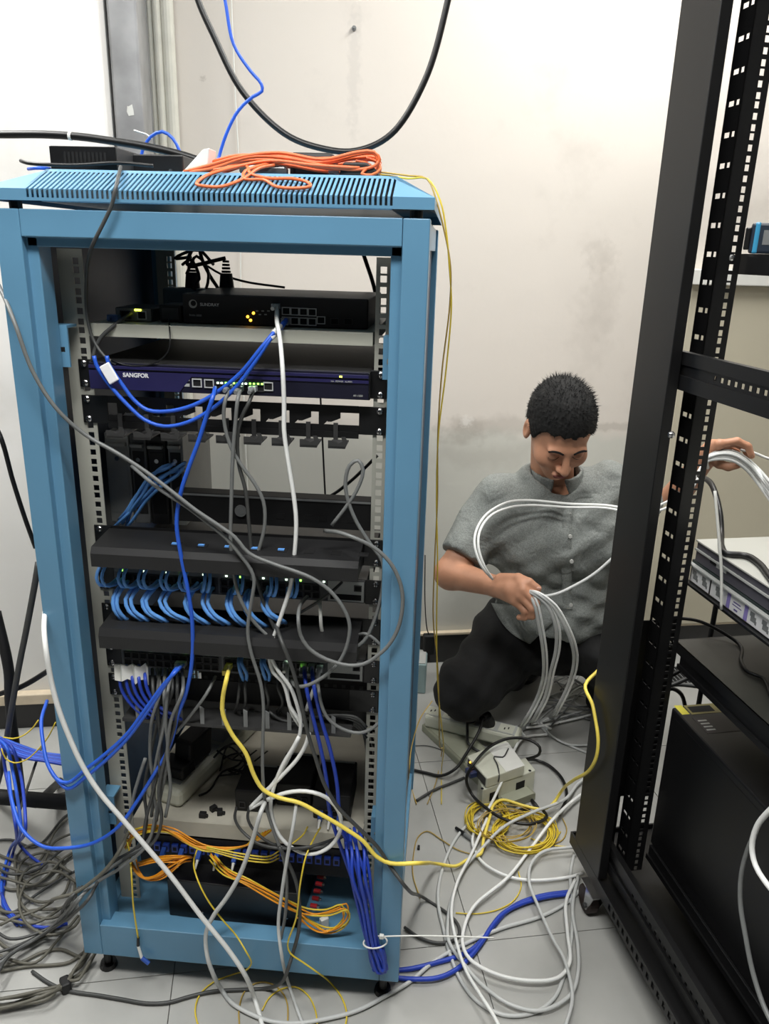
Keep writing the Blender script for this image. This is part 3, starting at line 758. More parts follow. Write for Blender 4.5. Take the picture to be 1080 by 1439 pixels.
# black fibre terminal boxes on the shelf
def modem(x0, x1, y0, y1, h, label, ports):
    t = thing('fiber_modem', label, 'fibre modem', ((x0+x1)/2, (y0+y1)/2, ZS))
    MB().box(x0, x1, y0, y1, ZS+.0003, ZS+h).build('body', M_BLACKM, t, bevel=.003)
    MB().box(x0+.004, x1-.004, y1-.008, y1-.003, ZS+h, ZS+h+.0015).build('edge_highlight', M_GREYL, t)
    for k in range(ports):
        x = x0+.014+k*(x1-x0-.028)/max(1, ports-1)
        inst('port', PORTD, t, (x, y0, ZS+.016), scale=(.8, 1, 1.1))
modem(.268, .338, .125, .21, .048, 'squat black fibre box on the lower shelf with grey cords in front', 3)
modem(.342, .412, .150, .25, .052, 'middle black fibre box on the lower shelf', 3)
modem(.420, .492, .120, .23, .056, 'right black fibre box on the lower shelf with blue plugs', 4)
PLUG = mesh_multi('sc_plug', [(MB().box(-.004, .004, -.018, 0, -.0045, .0045), mat('plug_sc_blue', (40, 78, 160), .4)), (MB().cyl((0, -.018, 0), (0, -.034, -.004), .003, .0018, 8), M_WHITE)])
def fplug(label, x, y, z, rot=(0, 0, 0), group=None):
    o = bpy.data.objects.new('fiber_plug', PLUG); COL.objects.link(o); o.location = (x, y, z); o.rotation_euler = rot
    FRAME[o.name] = Matrix.Translation((x, y, z)); return tag(o, label, 'fibre plug', group)
for k in range(3): fplug('blue fibre plug in the right black box on the lower shelf', .436+k*.018, .1198, ZS+.018, (.25, 0, .0), 'blue plugs in the right fibre box')
# fibre panel below the shelf
s = thing('fiber_distribution_unit', 'dark fibre distribution unit under the lower shelf with a row of blue couplers', 'fibre unit', (.3, .12, .20))
MB().box(.082, .518, .100, .112, .196, .262).build('plate', M_BLACKM, s, bevel=.001)
cp = mesh_multi('coupler', [(MB().box(-.006, .006, -.008, 0, -.008, .008), mat('coupler_blue', (34, 58, 140), .4)), (MB().box(-.0035, .0035, -.0084, -.008, -.004, .004), M_DARK)])
for k in range(21): inst('coupler', cp, s, (.12+k*.0175, .100, .238))
for k in range(5): fplug('blue fibre plug in the coupler row under the lower shelf', .135+k*.035, .0918, .238, (.3, 0, 0), 'blue plugs in the fibre panel')
# black box in the base with red terminals
s = thing('splice_box', 'flat black metal box lying in the rack base with red terminals on its end', 'splice box', (.29, .2, .112))
bz = ZB+.0525
MB().prism([(.150, .055), (.405, .045), (.425, .30), (.170, .31)], 'z', bz, bz+.088).build('body', M_BLACK, s, bevel=.002)
for px, py in ((285, 1284), (404, 1291)):
    p = A(px, py, .05); MB().sphere((p[0], .048, p[2]+.004), .003, 8, 6).build('screw', M_CHROME, s)
red = mesh_multi('terminal', [(MB().cyl((0, 0, 0), (.016, -.004, .002), .0052, n=10), mat('terminal_red', (150, 26, 32), .4)), (MB().cyl((.016, -.004, .002), (.022, -.0055, .003), .0035, n=10), M_CHROME)])
for k in range(6): inst('terminal', red, s, (.4262+.0011*k, .060+k*.0135, bz+.050+.0045*k), scale=(.8, .8, .8))
o = MB().obox((.452, .058, bz+.012), (.8, .6, 0), (-.6, .8, 0), (0, 0, 1), .008, .005, .012).build('ceramic_block', M_WHITE, None, bevel=.001)
tag(o, 'small white terminal block beside the red terminals in the base', 'terminal block')
# ------------------------------------------------------------------ things on the rack roof
zt = ZTOP+.0005
s = thing('network_box', 'flat black vented box on the rack roof, left one', 'network box', (.14, .16, zt))
xa, xb = A(72, 240, .10)[0], A(166, 240, .10)[0]
MB().box(xa, xb, .10, .22, zt, zt+.034).build('body', M_GREYD, s, bevel=.002)
MB().box(xa+.001, xb-.001, .0985, .10, zt+.001, zt+.033).build('faceplate', M_BLACK, s)
for k in range(11): MB().box(xa+.022+k*.006, xa+.0255+k*.006, .0979, .0985, zt+.008, zt+.026).build('vent_slot', M_DARK, s)
s = thing('network_box', 'flat black box on the rack roof right of the vented one', 'network box', (.24, .19, zt))
xa, xb = A(176, 245, .16)[0], A(258, 245, .16)[0]
MB().box(xb-.115, xb, .16, .27, zt, zt+.031).build('body', M_BLACK, s, bevel=.002)
MB().cyl((xb-.02, .1585, zt+.008), (xb-.02, .16, zt+.008), .003).build('knob', M_CHROME, s)
o = tag(MB().prism([(0, 0), (.046, .010), (.050, .036), (.040, .034), (.010, .005)], 'y', 0, .035).build('white_adapter', M_WHITE, None, bevel=.002), 'white wedge-shaped adapter leaning among the orange fibre on the roof', 'adapter')
o.location = (A(268, 240, .10)[0], .13, zt)
s = thing('power_adapter', 'black laptop-style power adapter under the orange fibre, middle of roof', 'power adapter', (.42, .17, zt))
xa, xb = A(408, 240, .15)[0], A(470, 240, .15)[0]
MB().box(xa, xb, .14, .21, zt, zt+.036).build('body', M_BLACKM, s, bevel=.006)
MB().box(xa+.01, xb-.01, .1392, .14, zt+.008, zt+.024).build('rating_label', M_GREYD, s)
s = thing('power_adapter', 'black wall-plug adapter at the right end of the roof', 'power adapter', (.5, .14, zt))
xa, xb = A(474, 245, .11)[0], A(534, 245, .11)[0]
MB().prism([(xa, zt), (xb, zt), (xb-.006, zt+.012), (xb-.02, zt+.021), (xa+.008, zt+.021)], 'y', .11, .16).build('body', M_BLACKM, s, bevel=.003)
MB().box(xa-.016, xa, .125, .131, zt+.006, zt+.010).build('prong', M_CHROME, s)
o = tag(MB().obox((A(372, 250, .11)[0], .105, zt+.007), (1, .1, 0), (-.1, 1, 0), (0, 0, 1), .034, .012, .0065).build('clear_bag', mat('smoky_bag', (70, 70, 70), .25), None, bevel=.004), 'crumpled dark plastic bag of parts under the orange fibre', 'plastic bag')
# orange fibre: three coiled patch cords
def roofz(y): return max(ZTOP if y > .064 else 1.4125+(y+.006)/.07*.0305, 1.4)
def roofpts(px, Y): return [(lambda p: (p[0], p[1], max(p[2], roofz(p[1])+.004)))(A(q[0], q[1], q[2] if len(q) > 2 else Y)) for q in px]
base = [(258, 252), (290, 231), (335, 219), (395, 216), (450, 224), (500, 217), (526, 216), (533, 225), (530, 236), (500, 237), (455, 236), (405, 226), (350, 224), (300, 236), (270, 250)]
r2 = random.Random(5)
for k, lab in enumerate(('orange fibre patch cord coiled on the roof, outermost rear loop', 'orange fibre patch cord coiled on the roof, lying inside the rear loop', 'orange fibre patch cord coiled on the roof, lowest of the rear loops')):
    pts = []
    for rep in range(3):
        pts += [(x+r2.uniform(-4, 4), y+r2.uniform(-2, 4)+k*3-2+rep*2, .11+.025*k+rep*.012) for x, y in base]
    cable(lab, roofpts(pts, .15), .0024, C_ORANGE, name='fiber_cable', group='orange fibre on the roof')
pts = [(505, 236, .11), (440, 232, .10), (380, 226, .09), (330, 235, .07), (290, 251, .04), (276, 259, .008), (285, 265, .004), (310, 266, .003), (340, 252, .03), (365, 236, .07), (385, 232, .09)]
cable('orange fibre end drooping over the front slots, left loop', roofpts(pts, .1), .0023, C_ORANGE, name='fiber_cable', group='orange fibre on the roof')
pts = [(300, 240, .08), (345, 233, .08), (352, 248, .05), (380, 252, .035), (410, 251, .03), (432, 256, .02), (436, 262, .008), (420, 265, .004), (390, 263, .004), (370, 255, .03), (345, 256, .03), (345, 243, .06), (390, 228, .1), (430, 228, .12)]
cable('orange fibre end drooping over the front slots, right loop', roofpts(pts, .1), .0023, C_ORANGE, name='fiber_cable', group='orange fibre on the roof')
pts = [(515, 222, .13), (532, 228, .12), (534, 238, .11), (522, 246, .10), (508, 244, .10), (520, 232, .12), (500, 226, .13)]
cable('short orange fibre curl at the right end of the roof', roofpts(pts, .1), .002, C_ORANGE, name='fiber_cable', group='orange fibre on the roof')

# ------------------------------------------------------------------ the black rack on the right
TB = math.radians(14.5)
B = thing('server_rack', 'tall black open-sided server rack on casters at the right edge', 'server rack', (.965, .39, 0), TB, local=True)
BMX = Matrix.Translation((.965, .39, 0)) @ Matrix.Rotation(TB, 4, 'Z')
HB = 2.05; WB = .64; DB = 1.0
def BL(x, y, z): return tuple(BMX @ Vector((x, y, z)))
def BX(px, py, a):                  # rack-frame point seen at a pixel on the rack-frame plane x = a
    k = BMX.inverted(); o = k @ Vector(CAM); d = k.to_3x3() @ Vector(ray(px, py)); return o+d*((a-o.x)/d.x)
def BY(px, py, b):                  # the same on the rack-frame plane y = b
    k = BMX.inverted(); o = k @ Vector(CAM); d = k.to_3x3() @ Vector(ray(px, py)); return o+d*((b-o.y)/d.y)
def BZ(px, py, z): return BMX.inverted() @ Vector(G(px, py, z))
# base frame with slots
m = MB().box(0, .004, -DB, 0, .075, .083).box(0, .004, -DB, 0, .097, .105)
m.box(0, .004, -.20, 0, .083, .097)
k = 0; y = -.21
while y > -DB:
    m.box(0, .004, y-.010, y, .083, .097); y -= .020
m.build('base_side', M_RACKB, B)
MB().box(WB-.004, WB, -DB, 0, .075, .105).build('base_side', M_RACKB, B)
MB().box(.004, WB-.004, -.004, 0, .075, .105).build('base_end', M_RACKB, B)
MB().box(.004, WB-.004, -DB, -DB+.004, .075, .105).build('base_end', M_RACKB, B)
MB().box(.004, WB-.004, -DB+.005, -.005, .090, .094).build('base_plate', M_RACKB, B)
def bpost(x, y, sx, sy):
    poly = [(0, .025), (0, .145), (.020, .145), (.020, .137), (.012, .137), (.012, .033), (.06, .033), (.06, .025)]
    return MB().prism([(x+sx*a, y+sy*b) for a, b in poly], 'z', .105, HB)
for (x, y, sx, sy) in ((0, 0, 1, -1), (WB, 0, -1, -1), (0, -DB, 1, 1), (WB, -DB, -1, 1)):
    bpost(x, y, sx, sy).build('post', M_RACKB, B, bevel=.0015)
MB().box(0, WB, -DB, 0, HB, HB+.05).build('roof', M_RACKB, B, bevel=.003)
# side braces between the posts
for x0, x1 in ((.022, .034), (WB-.034, WB-.022)):
    for z in (1.136, .118):
        m = MB().box(x0, x1, -DB+.02, -.02, z+.042, z+.063).box(x0, x1, -DB+.02, -.02, z, z+.024)
        m.box(x0+.004, x0+.0055, -.235, -.02, z+.024, z+.042).box(x0+.004, x0+.0055, -DB+.02, -.235, z+.024, z+.029).box(x0+.004, x0+.0055, -DB+.02, -.235, z+.037, z+.042)
        y = -.235
        while y > -DB+.04:
            m.box(x0+.004, x0+.0055, y-.018, y-.008, z+.029, z+.037); y -= .018
        m.build('side_brace', M_RACKB, B)
# mounting rails: side flange with paired slots, bent flange with square holes
def brail(x, sx, y, sy):
    z0, z1 = .112, HB-.01
    m = MB()
    def bx(a, b, c, d, e, f): m.box(min(x+sx*a, x+sx*b), max(x+sx*a, x+sx*b), min(y+sy*c, y+sy*d), max(y+sy*c, y+sy*d), e, f)
    # side flange, plane x: depth c..d
    z = z0; k = 0
    bx(0, .002, 0, .006, z0, z1); bx(0, .002, .036, .042, z0, z1)
    while z < z1:
        ze = min(z+.0445, z1)
        bx(0, .002, .006, .036, z, ze-.008)
        if ze < z1: bx(0, .002, .022, .026, ze-.008, ze)
        z = ze
    hx, hw, hh = .027, .0040, .0048
    bx(0, hx-hw, .040, .042, z0, z1); bx(hx+hw, .041, .040, .042, z0, z1)
    zz = [z0-hh]+hole_rows(z0, z1)+[z1+hh]
    for a, b in zip(zz[:-1], zz[1:]): bx(hx-hw, hx+hw, .040, .042, a+hh, b-hh)
    return m.build('mounting_rail', M_RACKB, B)
brail(.06, 1, -.097, -1); brail(WB-.06, -1, -.097, -1)
brail(.06, 1, -.80, -1); brail(WB-.06, -1, -.80, -1)
# casters
for (x, y) in ((-.014, -.135), (WB-.035, -.135), (.035, -DB+.10), (WB-.035, -DB+.10)):
    w = MB().cyl((x+.002, y+.016, .0305), (x+.026, y+.016, .0305), .030, n=24).build('caster_wheel', mat('caster_rubber', (48, 34, 30), .6), B, bevel=.004)
    f = MB().prism([(y-.030, .0745), (y+.004, .0745), (y+.006, .030), (y+.002, .022), (y-.006, .022)], 'x', x-.002, x+.001)
    f.prism([(y-.030, .0745), (y+.004, .0745), (y+.006, .030), (y+.002, .022), (y-.006, .022)], 'x', x+.028, x+.031).box(x-.002, x+.031, y-.030, y+.030, .0712, .0748)
    fo = f.build('caster_fork', M_CHROME, B)
    MB().cyl((x-.006, y-.001, .030), (x+.035, y-.001, .030), .005, n=10).build('axle', M_GREYD, fo)
MB().box(.0125, .148, -.060, -.058, .24, .66).box(.0125, .075, -.060, -.058, .105, .24).build('corner_plate', M_RACKB, B)
SCR2 = MB().sphere((0, 0, 0), .008, 12, 8).mesh('screw_big', M_CHROME)
for px, py, a in ((941, 610, .012), (1025, 362, .086), (937, 903, .086)):
    p = BX(px, py, a); inst('screw', SCR2, B, (a, p.y-.004, p.z), scale=(.8, .8, .8))
# support angle, tester box
p = thing('support_angle', 'black steel angle bolted high inside the black rack', 'rack angle', BL(.115, -.5, 1.32), TB, local=True)
MB().box(-.010, -.007, -.37, .378, .004, .036).box(-.007, .04, -.37, .378, .033, .036).build('angle', M_BLACK, p)
p = thing('cable_tester', 'dark blue-grey handheld box with cyan end band and yellow sticker in black rack', 'tester', BL(.182, -.185, 1.3562), TB-.52, local=True)
MB().box(-.084, .12, -.012, .012, .0005, .047).build('body', mat('tester_navy', (34, 44, 58), .45), p, bevel=.004)
MB().box(-.080, -.071, -.0128, .0128, .0002, .0478).build('end_band', mat('tester_cyan', (60, 148, 190), .4), p, bevel=.003)
MB().box(-.092, -.084, -.009, .009, .006, .040).build('end_clip', M_BLACK, p, bevel=.002)
MB().box(-.066, -.050, -.0126, -.012, .014, .036).build('spec_label', M_GREY, p)
st = MB().box(-.045, .02, -.0126, -.012, .012, .037).build('sticker', mat('sticker_yellow', (226, 214, 40), .45), p, bevel=.0002)
MB().box(-.040, .012, -.0129, -.0126, .029, .031).build('print_line', M_GREYD, st)
# two chassis
p = thing('server_chassis', 'flat server with pale top lying on the upper slides of the black rack', 'server', BL(.330, -.45, .816), TB, local=True)
cz0 = .0; cz1 = .040
M_SRVT = mat('server_top', (188, 188, 180), .4, var=.03, scale=4)
M_SRVS = mat('server_side', (92, 90, 98), .4, .3)
MB().box(-.218, .206, -.33, .325, .0365, cz1).build('top_cover', M_SRVT, p, bevel=.001)
MB().box(-.215, .205, -.33, .322, cz0, .0362).build('body', M_SRVS, p)
MB().box(-.219, -.2152, -.33, .322, .021, .024).build('side_ridge', M_GREYL, p)
for y in (.255, .03, -.14):
    MB().box(-.2162, -.2151, y-.03, y, .013, .020).build('side_notch', M_GREYL, p)
    MB().box(-.2162, -.2151, y, y+.02, .014, .024).build('side_slot', M_DARK, p)
p2 = thing('server_chassis', 'lower server in the black rack with picture label strip along its side', 'server', BL(.330, -.45, .772), TB, local=True)
MB().box(-.215, .205, -.33, .330, .0005, .0425).build('body', mat('server_dark', (44, 56, 56), .35, .4), p2)
MB().box(-.224, -.2152, -.33, .335, .034, .038).build('top_edge', M_GREYL, p2, bevel=.001)
MB().box(-.226, -.2152, -.33, .335, -.004, .0005).build('slide_rail', M_BLACK, p2)
yy = .325
for i, (w_, kind) in enumerate(((.062, 0), (.004, 3), (.050, 0), (.010, 2), (.040, 1), (.010, 2), (.095, 0))):
    mm = [M_PRINTW, M_PRINTW, mat('label_violet', (140, 128, 190), .5), M_BLACK][kind]
    lb = MB().box(-.2175, -.2153, yy-w_, yy-.001, .003, .031).build('label', mm, p2)
    if kind == 0:
        n = max(1, int(w_/.030))
        for j in range(n):
            yc = yy-(j+.5)*w_/n
            d = MB().box(-.2179, -.2175, yc-.008, yc+.006, .010, .020).box(-.2179, -.2175, yc-.003, yc+.009, .018, .026).box(-.2179, -.2175, yc-.010, yc-.006, .008, .014)
            d.build('drawing', M_GREY, lb)
    if kind == 1:
        MB().box(-.2179, -.2175, yy-.030, yy-.010, .020, .022).box(-.2179, -.2175, yy-.034, yy-.008, .015, .0165).box(-.2179, -.2175, yy-.024, yy-.014, .007, .010).build('print_line', mat('print_violet', (96, 88, 140), .5), lb)
    yy -= w_
# shelf and UPS
p = thing('rack_shelf', 'wide black metal shelf below the servers in the black rack', 'shelf', BL(.32, -.45, .640), TB, local=True)
M_SHB = mat('shelf_black', (54, 54, 50), .4, var=.1)
MB().box(-.218, .215, -.36, .325, .006, .009).build('tray', M_SHB, p)
MB().box(-.218, -.2155, -.36, .325, -.012, .009).build('side_lip', M_BLACK, p)
MB().box(-.218, .215, .325, .3275, -.012, .009).build('end_lip', M_BLACK, p)
p = thing('ups_battery', 'big black UPS cabinet with yellow warning label in the rack bottom', 'UPS', BL(.32, -.45, .183), TB, local=True)
MB().box(-.210, .210, -.36, .312, .0005, .325).build('body', M_BLACK, p, bevel=.004)
MB().box(-.2108, -.2101, -.34, .295, .03, .31).build('side_panel', M_RACKB, p)
a1 = BMX.inverted()
def upsl(px, py):
    q = BZ(px, py, .510); return (q.x-.32, q.y+.45)
c0 = upsl(951, 997); c1 = upsl(964, 1001); c2 = upsl(1003, 993)
MB().obox((c0[0]+.01, c0[1], .3253), (1, 0, 0), (0, 1, 0), (0, 0, 1), .008, .016, .0002).build('warning_label', mat('label_yellow', (200, 190, 60), .5), p)
lb = MB().obox((c0[0]+.054, c0[1]-.002, .3253), (1, 0, 0), (0, 1, 0), (0, 0, 1), .033, .016, .0002).build('warning_text', mat('label_khaki', (120, 112, 60), .5), p)
MB().obox((c0[0]+.050, c0[1]-.002, .3256), (1, 0, 0), (0, 1, 0), (0, 0, 1), .024, .010, .0001).build('text_block', M_DARK, lb)
lb = MB().obox((c0[0]+.058, c0[1]-.055, .3253), (1, 0, 0), (0, 1, 0), (0, 0, 1), .042, .026, .0002).build('rating_label', mat('label_dim', (48, 44, 46), .5), p)
for k in range(4): MB().obox((c0[0]+.030, c0[1]-.040-k*.010, .3256), (1, 0, 0), (0, 1, 0), (0, 0, 1), .009, .002, .0001).build('print_line', M_GREYL, lb)
# slides that carry the heavy units
for z, h, lab in ((.600, .0278, 'black slide rail pair under the wide shelf in the black rack'), (.150, .0328, 'black runner pair under the UPS in the black rack')):
    t = thing('slide_rail', lab, 'rail', BL(.32, -.45, z), TB, local=True)
    for sx in (-1, 1):
        MB().box(min(sx*.214, sx*.190), max(sx*.214, sx*.190), -.38, .305, 0, h).build('runner', M_BLACK, t, bevel=.001)
        MB().box(min(sx*.2185, sx*.2145), max(sx*.2185, sx*.2145), -.38, .305, 0, h*.35).build('flange', M_RACKB, t)
# dust grille on the floor seen under the shelf
g = BZ(975, 965, .0)
t = thing('vent_grille', 'ribbed grey grille lying on the floor behind the UPS', 'grille', tuple(G(968, 950, 0)), TB, local=True)
MB().box(-.10, .10, -.06, .06, .0005, .006).build('frame', M_GREY, t, bevel=.001)
for k in range(12): MB().box(-.09+k*.015, -.082+k*.015, -.05, .05, .006, .009).build('rib', M_BLACKM, t)

# ------------------------------------------------------------------ things on the floor between the racks
# grey trunking lid
s = thing('cable_trunking', 'long grey-green plastic trunking lid on the floor under the white boxes', 'trunking', G(650, 1080, 0))
a = Vector(G(597, 1032, 0)); b = Vector(G(702, 1135, 0)); d = (b-a).normalized(); nrm = Vector((-d.y, d.x, 0)); nrm = nrm if nrm.x > 0 else -nrm
Lh = (b-a).length/2+.02; c = (a+b)/2+nrm*.05
MB().obox(c+Vector((0, 0, .012)), d, nrm, (0, 0, 1), Lh, .05, .0115).build('lid', mat('trunking_olive', (136, 138, 120), .5), s, bevel=.003)
MB().obox(c+Vector((0, 0, .0242)), d, nrm, (0, 0, 1), Lh, .042, .0006).build('lid_face', mat('trunking_pale', (158, 160, 142), .5), s)
ztr = .0250
# white power strip
s = thing('power_strip', 'long white mains power strip on the floor by the kneeling man', 'power strip', G(670, 1040, .03))
a = Vector(G(600, 1008, .04)); b = Vector(G(730, 1040, .04)); d = (b-a).normalized(); nrm = Vector((-d.y, d.x, 0)).normalized()
c = (a+b)/2; Lh = (b-a).length/2
MB().obox((c.x, c.y, .0455), d, nrm, (0, 0, 1), Lh, .030, .020).build('body', M_CREAM, s, bevel=.008)
MB().obox((c.x, c.y, .0662), d, nrm, (0, 0, 1), Lh-.012, .024, .0008).build('face', M_GREYL, s, bevel=.0004)
for k in range(5):
    q = c+d*(Lh-.04-k*.055)
    sk = MB().obox((q.x, q.y, .0672), d, nrm, (0, 0, 1), .021, .020, .0004).build('socket', M_CREAM, s)
    for e in (-1, 1): MB().obox((q.x+d.x*.006*e, q.y+d.y*.006*e+.003*e, .0677), d, nrm, (0, 0, 1), .0018, .005, .0002).build('contact_slot', M_DARK, sk)
q = c+d*(Lh-.095)
t = thing('power_plug', 'round black mains plug in the white floor power strip', 'power plug', (q.x, q.y, .068))
MB().cyl((q.x, q.y, .0682), (q.x-.01, q.y-.012, .100), .022, .018, 18).build('plug_body', M_BLACKM, t)
MB().cyl((q.x-.010, q.y-.012, .100), (q.x-.016, q.y-.026, .104), .010, .006, 12).build('strain_relief', M_BLACKM, t)
q2 = c+d*(Lh-.15)
t = thing('power_plug', 'black mains plug at the middle of the white floor power strip', 'power plug', (q2.x, q2.y, .068))
MB().cyl((q2.x, q2.y, .0682), (q2.x-.004, q2.y-.008, .098), .020, .016, 18).build('plug_body', M_BLACKM, t)
MB().cyl((q2.x-.004, q2.y-.008, .098), (q2.x-.008, q2.y-.022, .100), .009, .006, 12).build('strain_relief', M_BLACKM, t)
PLG1 = (q.x-.016, q.y-.026, .104); PLG2 = (q2.x-.008, q2.y-.022, .100)
# white network boxes
def wbox(name, label, quad, z0, h, m, lit=False):
    pts = [G(x, y, z0+h) for x, y in quad]
    cx = sum(p[0] for p in pts)/4; cy = sum(p[1] for p in pts)/4
    t = thing(name, label, 'network box', (cx, cy, z0))
    return t, [(p[0], p[1]) for p in pts]
t, P = wbox('optical_terminal', 'white optical terminal box with amber lights and blue fibre plugs on floor', [(656, 1062), (711, 1040), (737, 1076), (684, 1094)], .0655, .030, M_CREAM)
MB().prism(P, 'z', .0655, .0955).build('body', M_CREAM, t, bevel=.003)
e0 = Vector((*P[0], .08)); e1 = Vector((*P[3], .08)); ed = (e1-e0).normalized(); en = Vector((ed.y, -ed.x, 0)); en = en if en.x < 0 else -en
MB().obox((e0+e1)/2+en*.0004, ed, en, (0, 0, 1), (e1-e0).length/2-.006, .0006, .011).build('port_panel', M_GREYD, t)
for k in range(2):
    q = e0+ed*(.020+.011*k)+en*.0016; MB().sphere((q.x, q.y, .089), .0026, 8, 6).build('led', M_AMBER, t)
for k in range(2):
    q = e0+ed*(.034+.016*k)+en*.011; MB().obox((q.x, q.y, .076), ed, en, (0, 0, 1), .006, .010, .007).build('fiber_plug', mat('plug_navy', (40, 52, 92), .4), t, bevel=.001)
MB().prism([((P[0][0]*.5+P[1][0]*.5), (P[0][1]*.5+P[1][1]*.5)), (P[1][0]*.9+P[2][0]*.1, P[1][1]*.9+P[2][1]*.1), (P[2][0], P[2][1]), (P[3][0]*.5+P[2][0]*.5, P[3][1]*.5+P[2][1]*.5)], 'z', .0956, .0962).build('lid_plate', M_WHITE, t)
t, Q = wbox('wall_box', 'flat white wall-mount box under the optical terminal', [(672, 1090), (738, 1064), (752, 1082), (678, 1110)], .0255, .0395, M_WHITE)
MB().prism(Q, 'z', .0005, .0645).build('body', M_CREAM, t, bevel=.002)
f0 = Vector((*Q[3], .03)); f1 = Vector((*Q[2], .03)); fd = (f1-f0).normalized(); fn = Vector((fd.y, -fd.x, 0)); fn = fn if fn.y < 0 else -fn
for s_, w_ in ((.22, .014), (.72, .014)):
    q = f0+(f1-f0)*s_+fn*.0004; MB().obox((q.x, q.y, .034), fd, fn, (0, 0, 1), w_, .0006, .012).build('cutout', M_DARK, t)
for k in (0, 1): 
    q = Q[3] if k == 0 else Q[2]; MB().cyl((q[0]*.9+Q[0][0]*.1, q[1]*.9+Q[0][1]*.1, .0645), (q[0]*.9+Q[0][0]*.1, q[1]*.9+Q[0][1]*.1, .0652), .004).build('screw_hole', M_DARK, t)
# fibre coupler tools on floor
def fplug_floor(px, py, px2, py2, label, body=M_BLACK, tip=M_GREY):
    a = Vector(G(px, py, .006)); b = Vector(G(px2, py2, .006)); m_ = a.lerp(b, .55)
    t = thing('fiber_connector', label, 'fibre connector', tuple(a)[:2]+(0,))
    MB().cyl(a, m_, .0035, .0055, 10).build('boot', body, t); MB().cyl(m_, b, .0055, .0052, 10).build('ferrule', tip, t)
fplug_floor(640, 1163, 663, 1180, 'black and grey fibre connector on the floor by yellow coil')
fplug_floor(722, 1142, 745, 1134, 'black fibre connector resting on the yellow coil, left one', M_BLACK, M_BLACK)
fplug_floor(745, 1122, 757, 1138, 'black fibre connector standing by the wall box', M_BLACK, M_GREYD)
o = tag(MB().obox(Vector(G(588, 1191, .003)), (1, 0, 0), (0, 1, 0), (0, 0, 1), .003, .006, .0028).build('cap', M_BLACKM, None, bevel=.001), 'tiny black dust cap alone on the floor beside the blue rack', 'dust cap')
# small black rubbish at the wall: box of cables behind the man on the left
s = thing('power_adapter', 'black adapter hanging on its wires beside the wall skirting', 'power adapter', A(607, 915, 1.18))
c = Vector(A(602, 905, 1.20)); MB().obox(c, (1, .2, 0), (-.2, 1, 0), (0, 0, 1), .018, .014, .035).build('body', M_BLACKM, s, bevel=.005)
MB().cyl(c+Vector((0, 0, -.035)), c+Vector((.004, 0, -.06)), .006, .003).build('strain_relief', M_BLACKM, s)
cable('thin black wire down the wall behind the blue rack into the adapter', [A(597, 780, 1.24), A(597, 850, 1.22), A(600, 885, 1.20), tuple(c+Vector((0, 0, .034)))], .0018, C_BLACK, name='power_cable')
s = thing('pale_case', 'pale grey upright case on the floor behind the blue rack post', 'case', G(594, 968, 0))
p = G(592, 975, 0); MB().box(p[0]-.05, p[0]+.012, p[1], p[1]+.10, .0005, .105).build('body', mat('case_pale', (150, 172, 172), .5), s, bevel=.004)
MB().box(p[0]-.045, p[0]+.008, p[1]+.005, p[1]+.095, .1052, .108).build('lid', M_GREYL, s, bevel=.001)

# ------------------------------------------------------------------ black folded trestle on the left
s = thing('folding_stand', 'black tubular folding stand on the floor left of the blue rack', 'stand', G(40, 1110, 0))
z = .06
zs_ = .10
pA = A(-230, 1072, .30); pB = A(88, 1072, .30)
MB().tube([(pA[0], .30, zs_+.05), (pB[0], .30, zs_+.05)], .017, 12).build('cross_tube', M_BLACKM, s, smooth=True)
m1 = (A(45, 1080, .30)[0], .30, zs_+.04)
for e, nm in ((G(92, 1118, .012), 'leg'), (G(84, 1098, .012), 'leg'), (G(-8, 1122, .012), 'leg')):
    MB().tube([m1, tuple(e)], .010, 10).build(nm, M_BLACKM, s, smooth=True)
MB().tube([(A(12, 1000, .30)[0], .30, zs_+.05), A(14, 985, .30), A(12, 940, .30), A(-6, 860, .32)], .011, 10).build('upright', M_BLACKM, s, smooth=True)
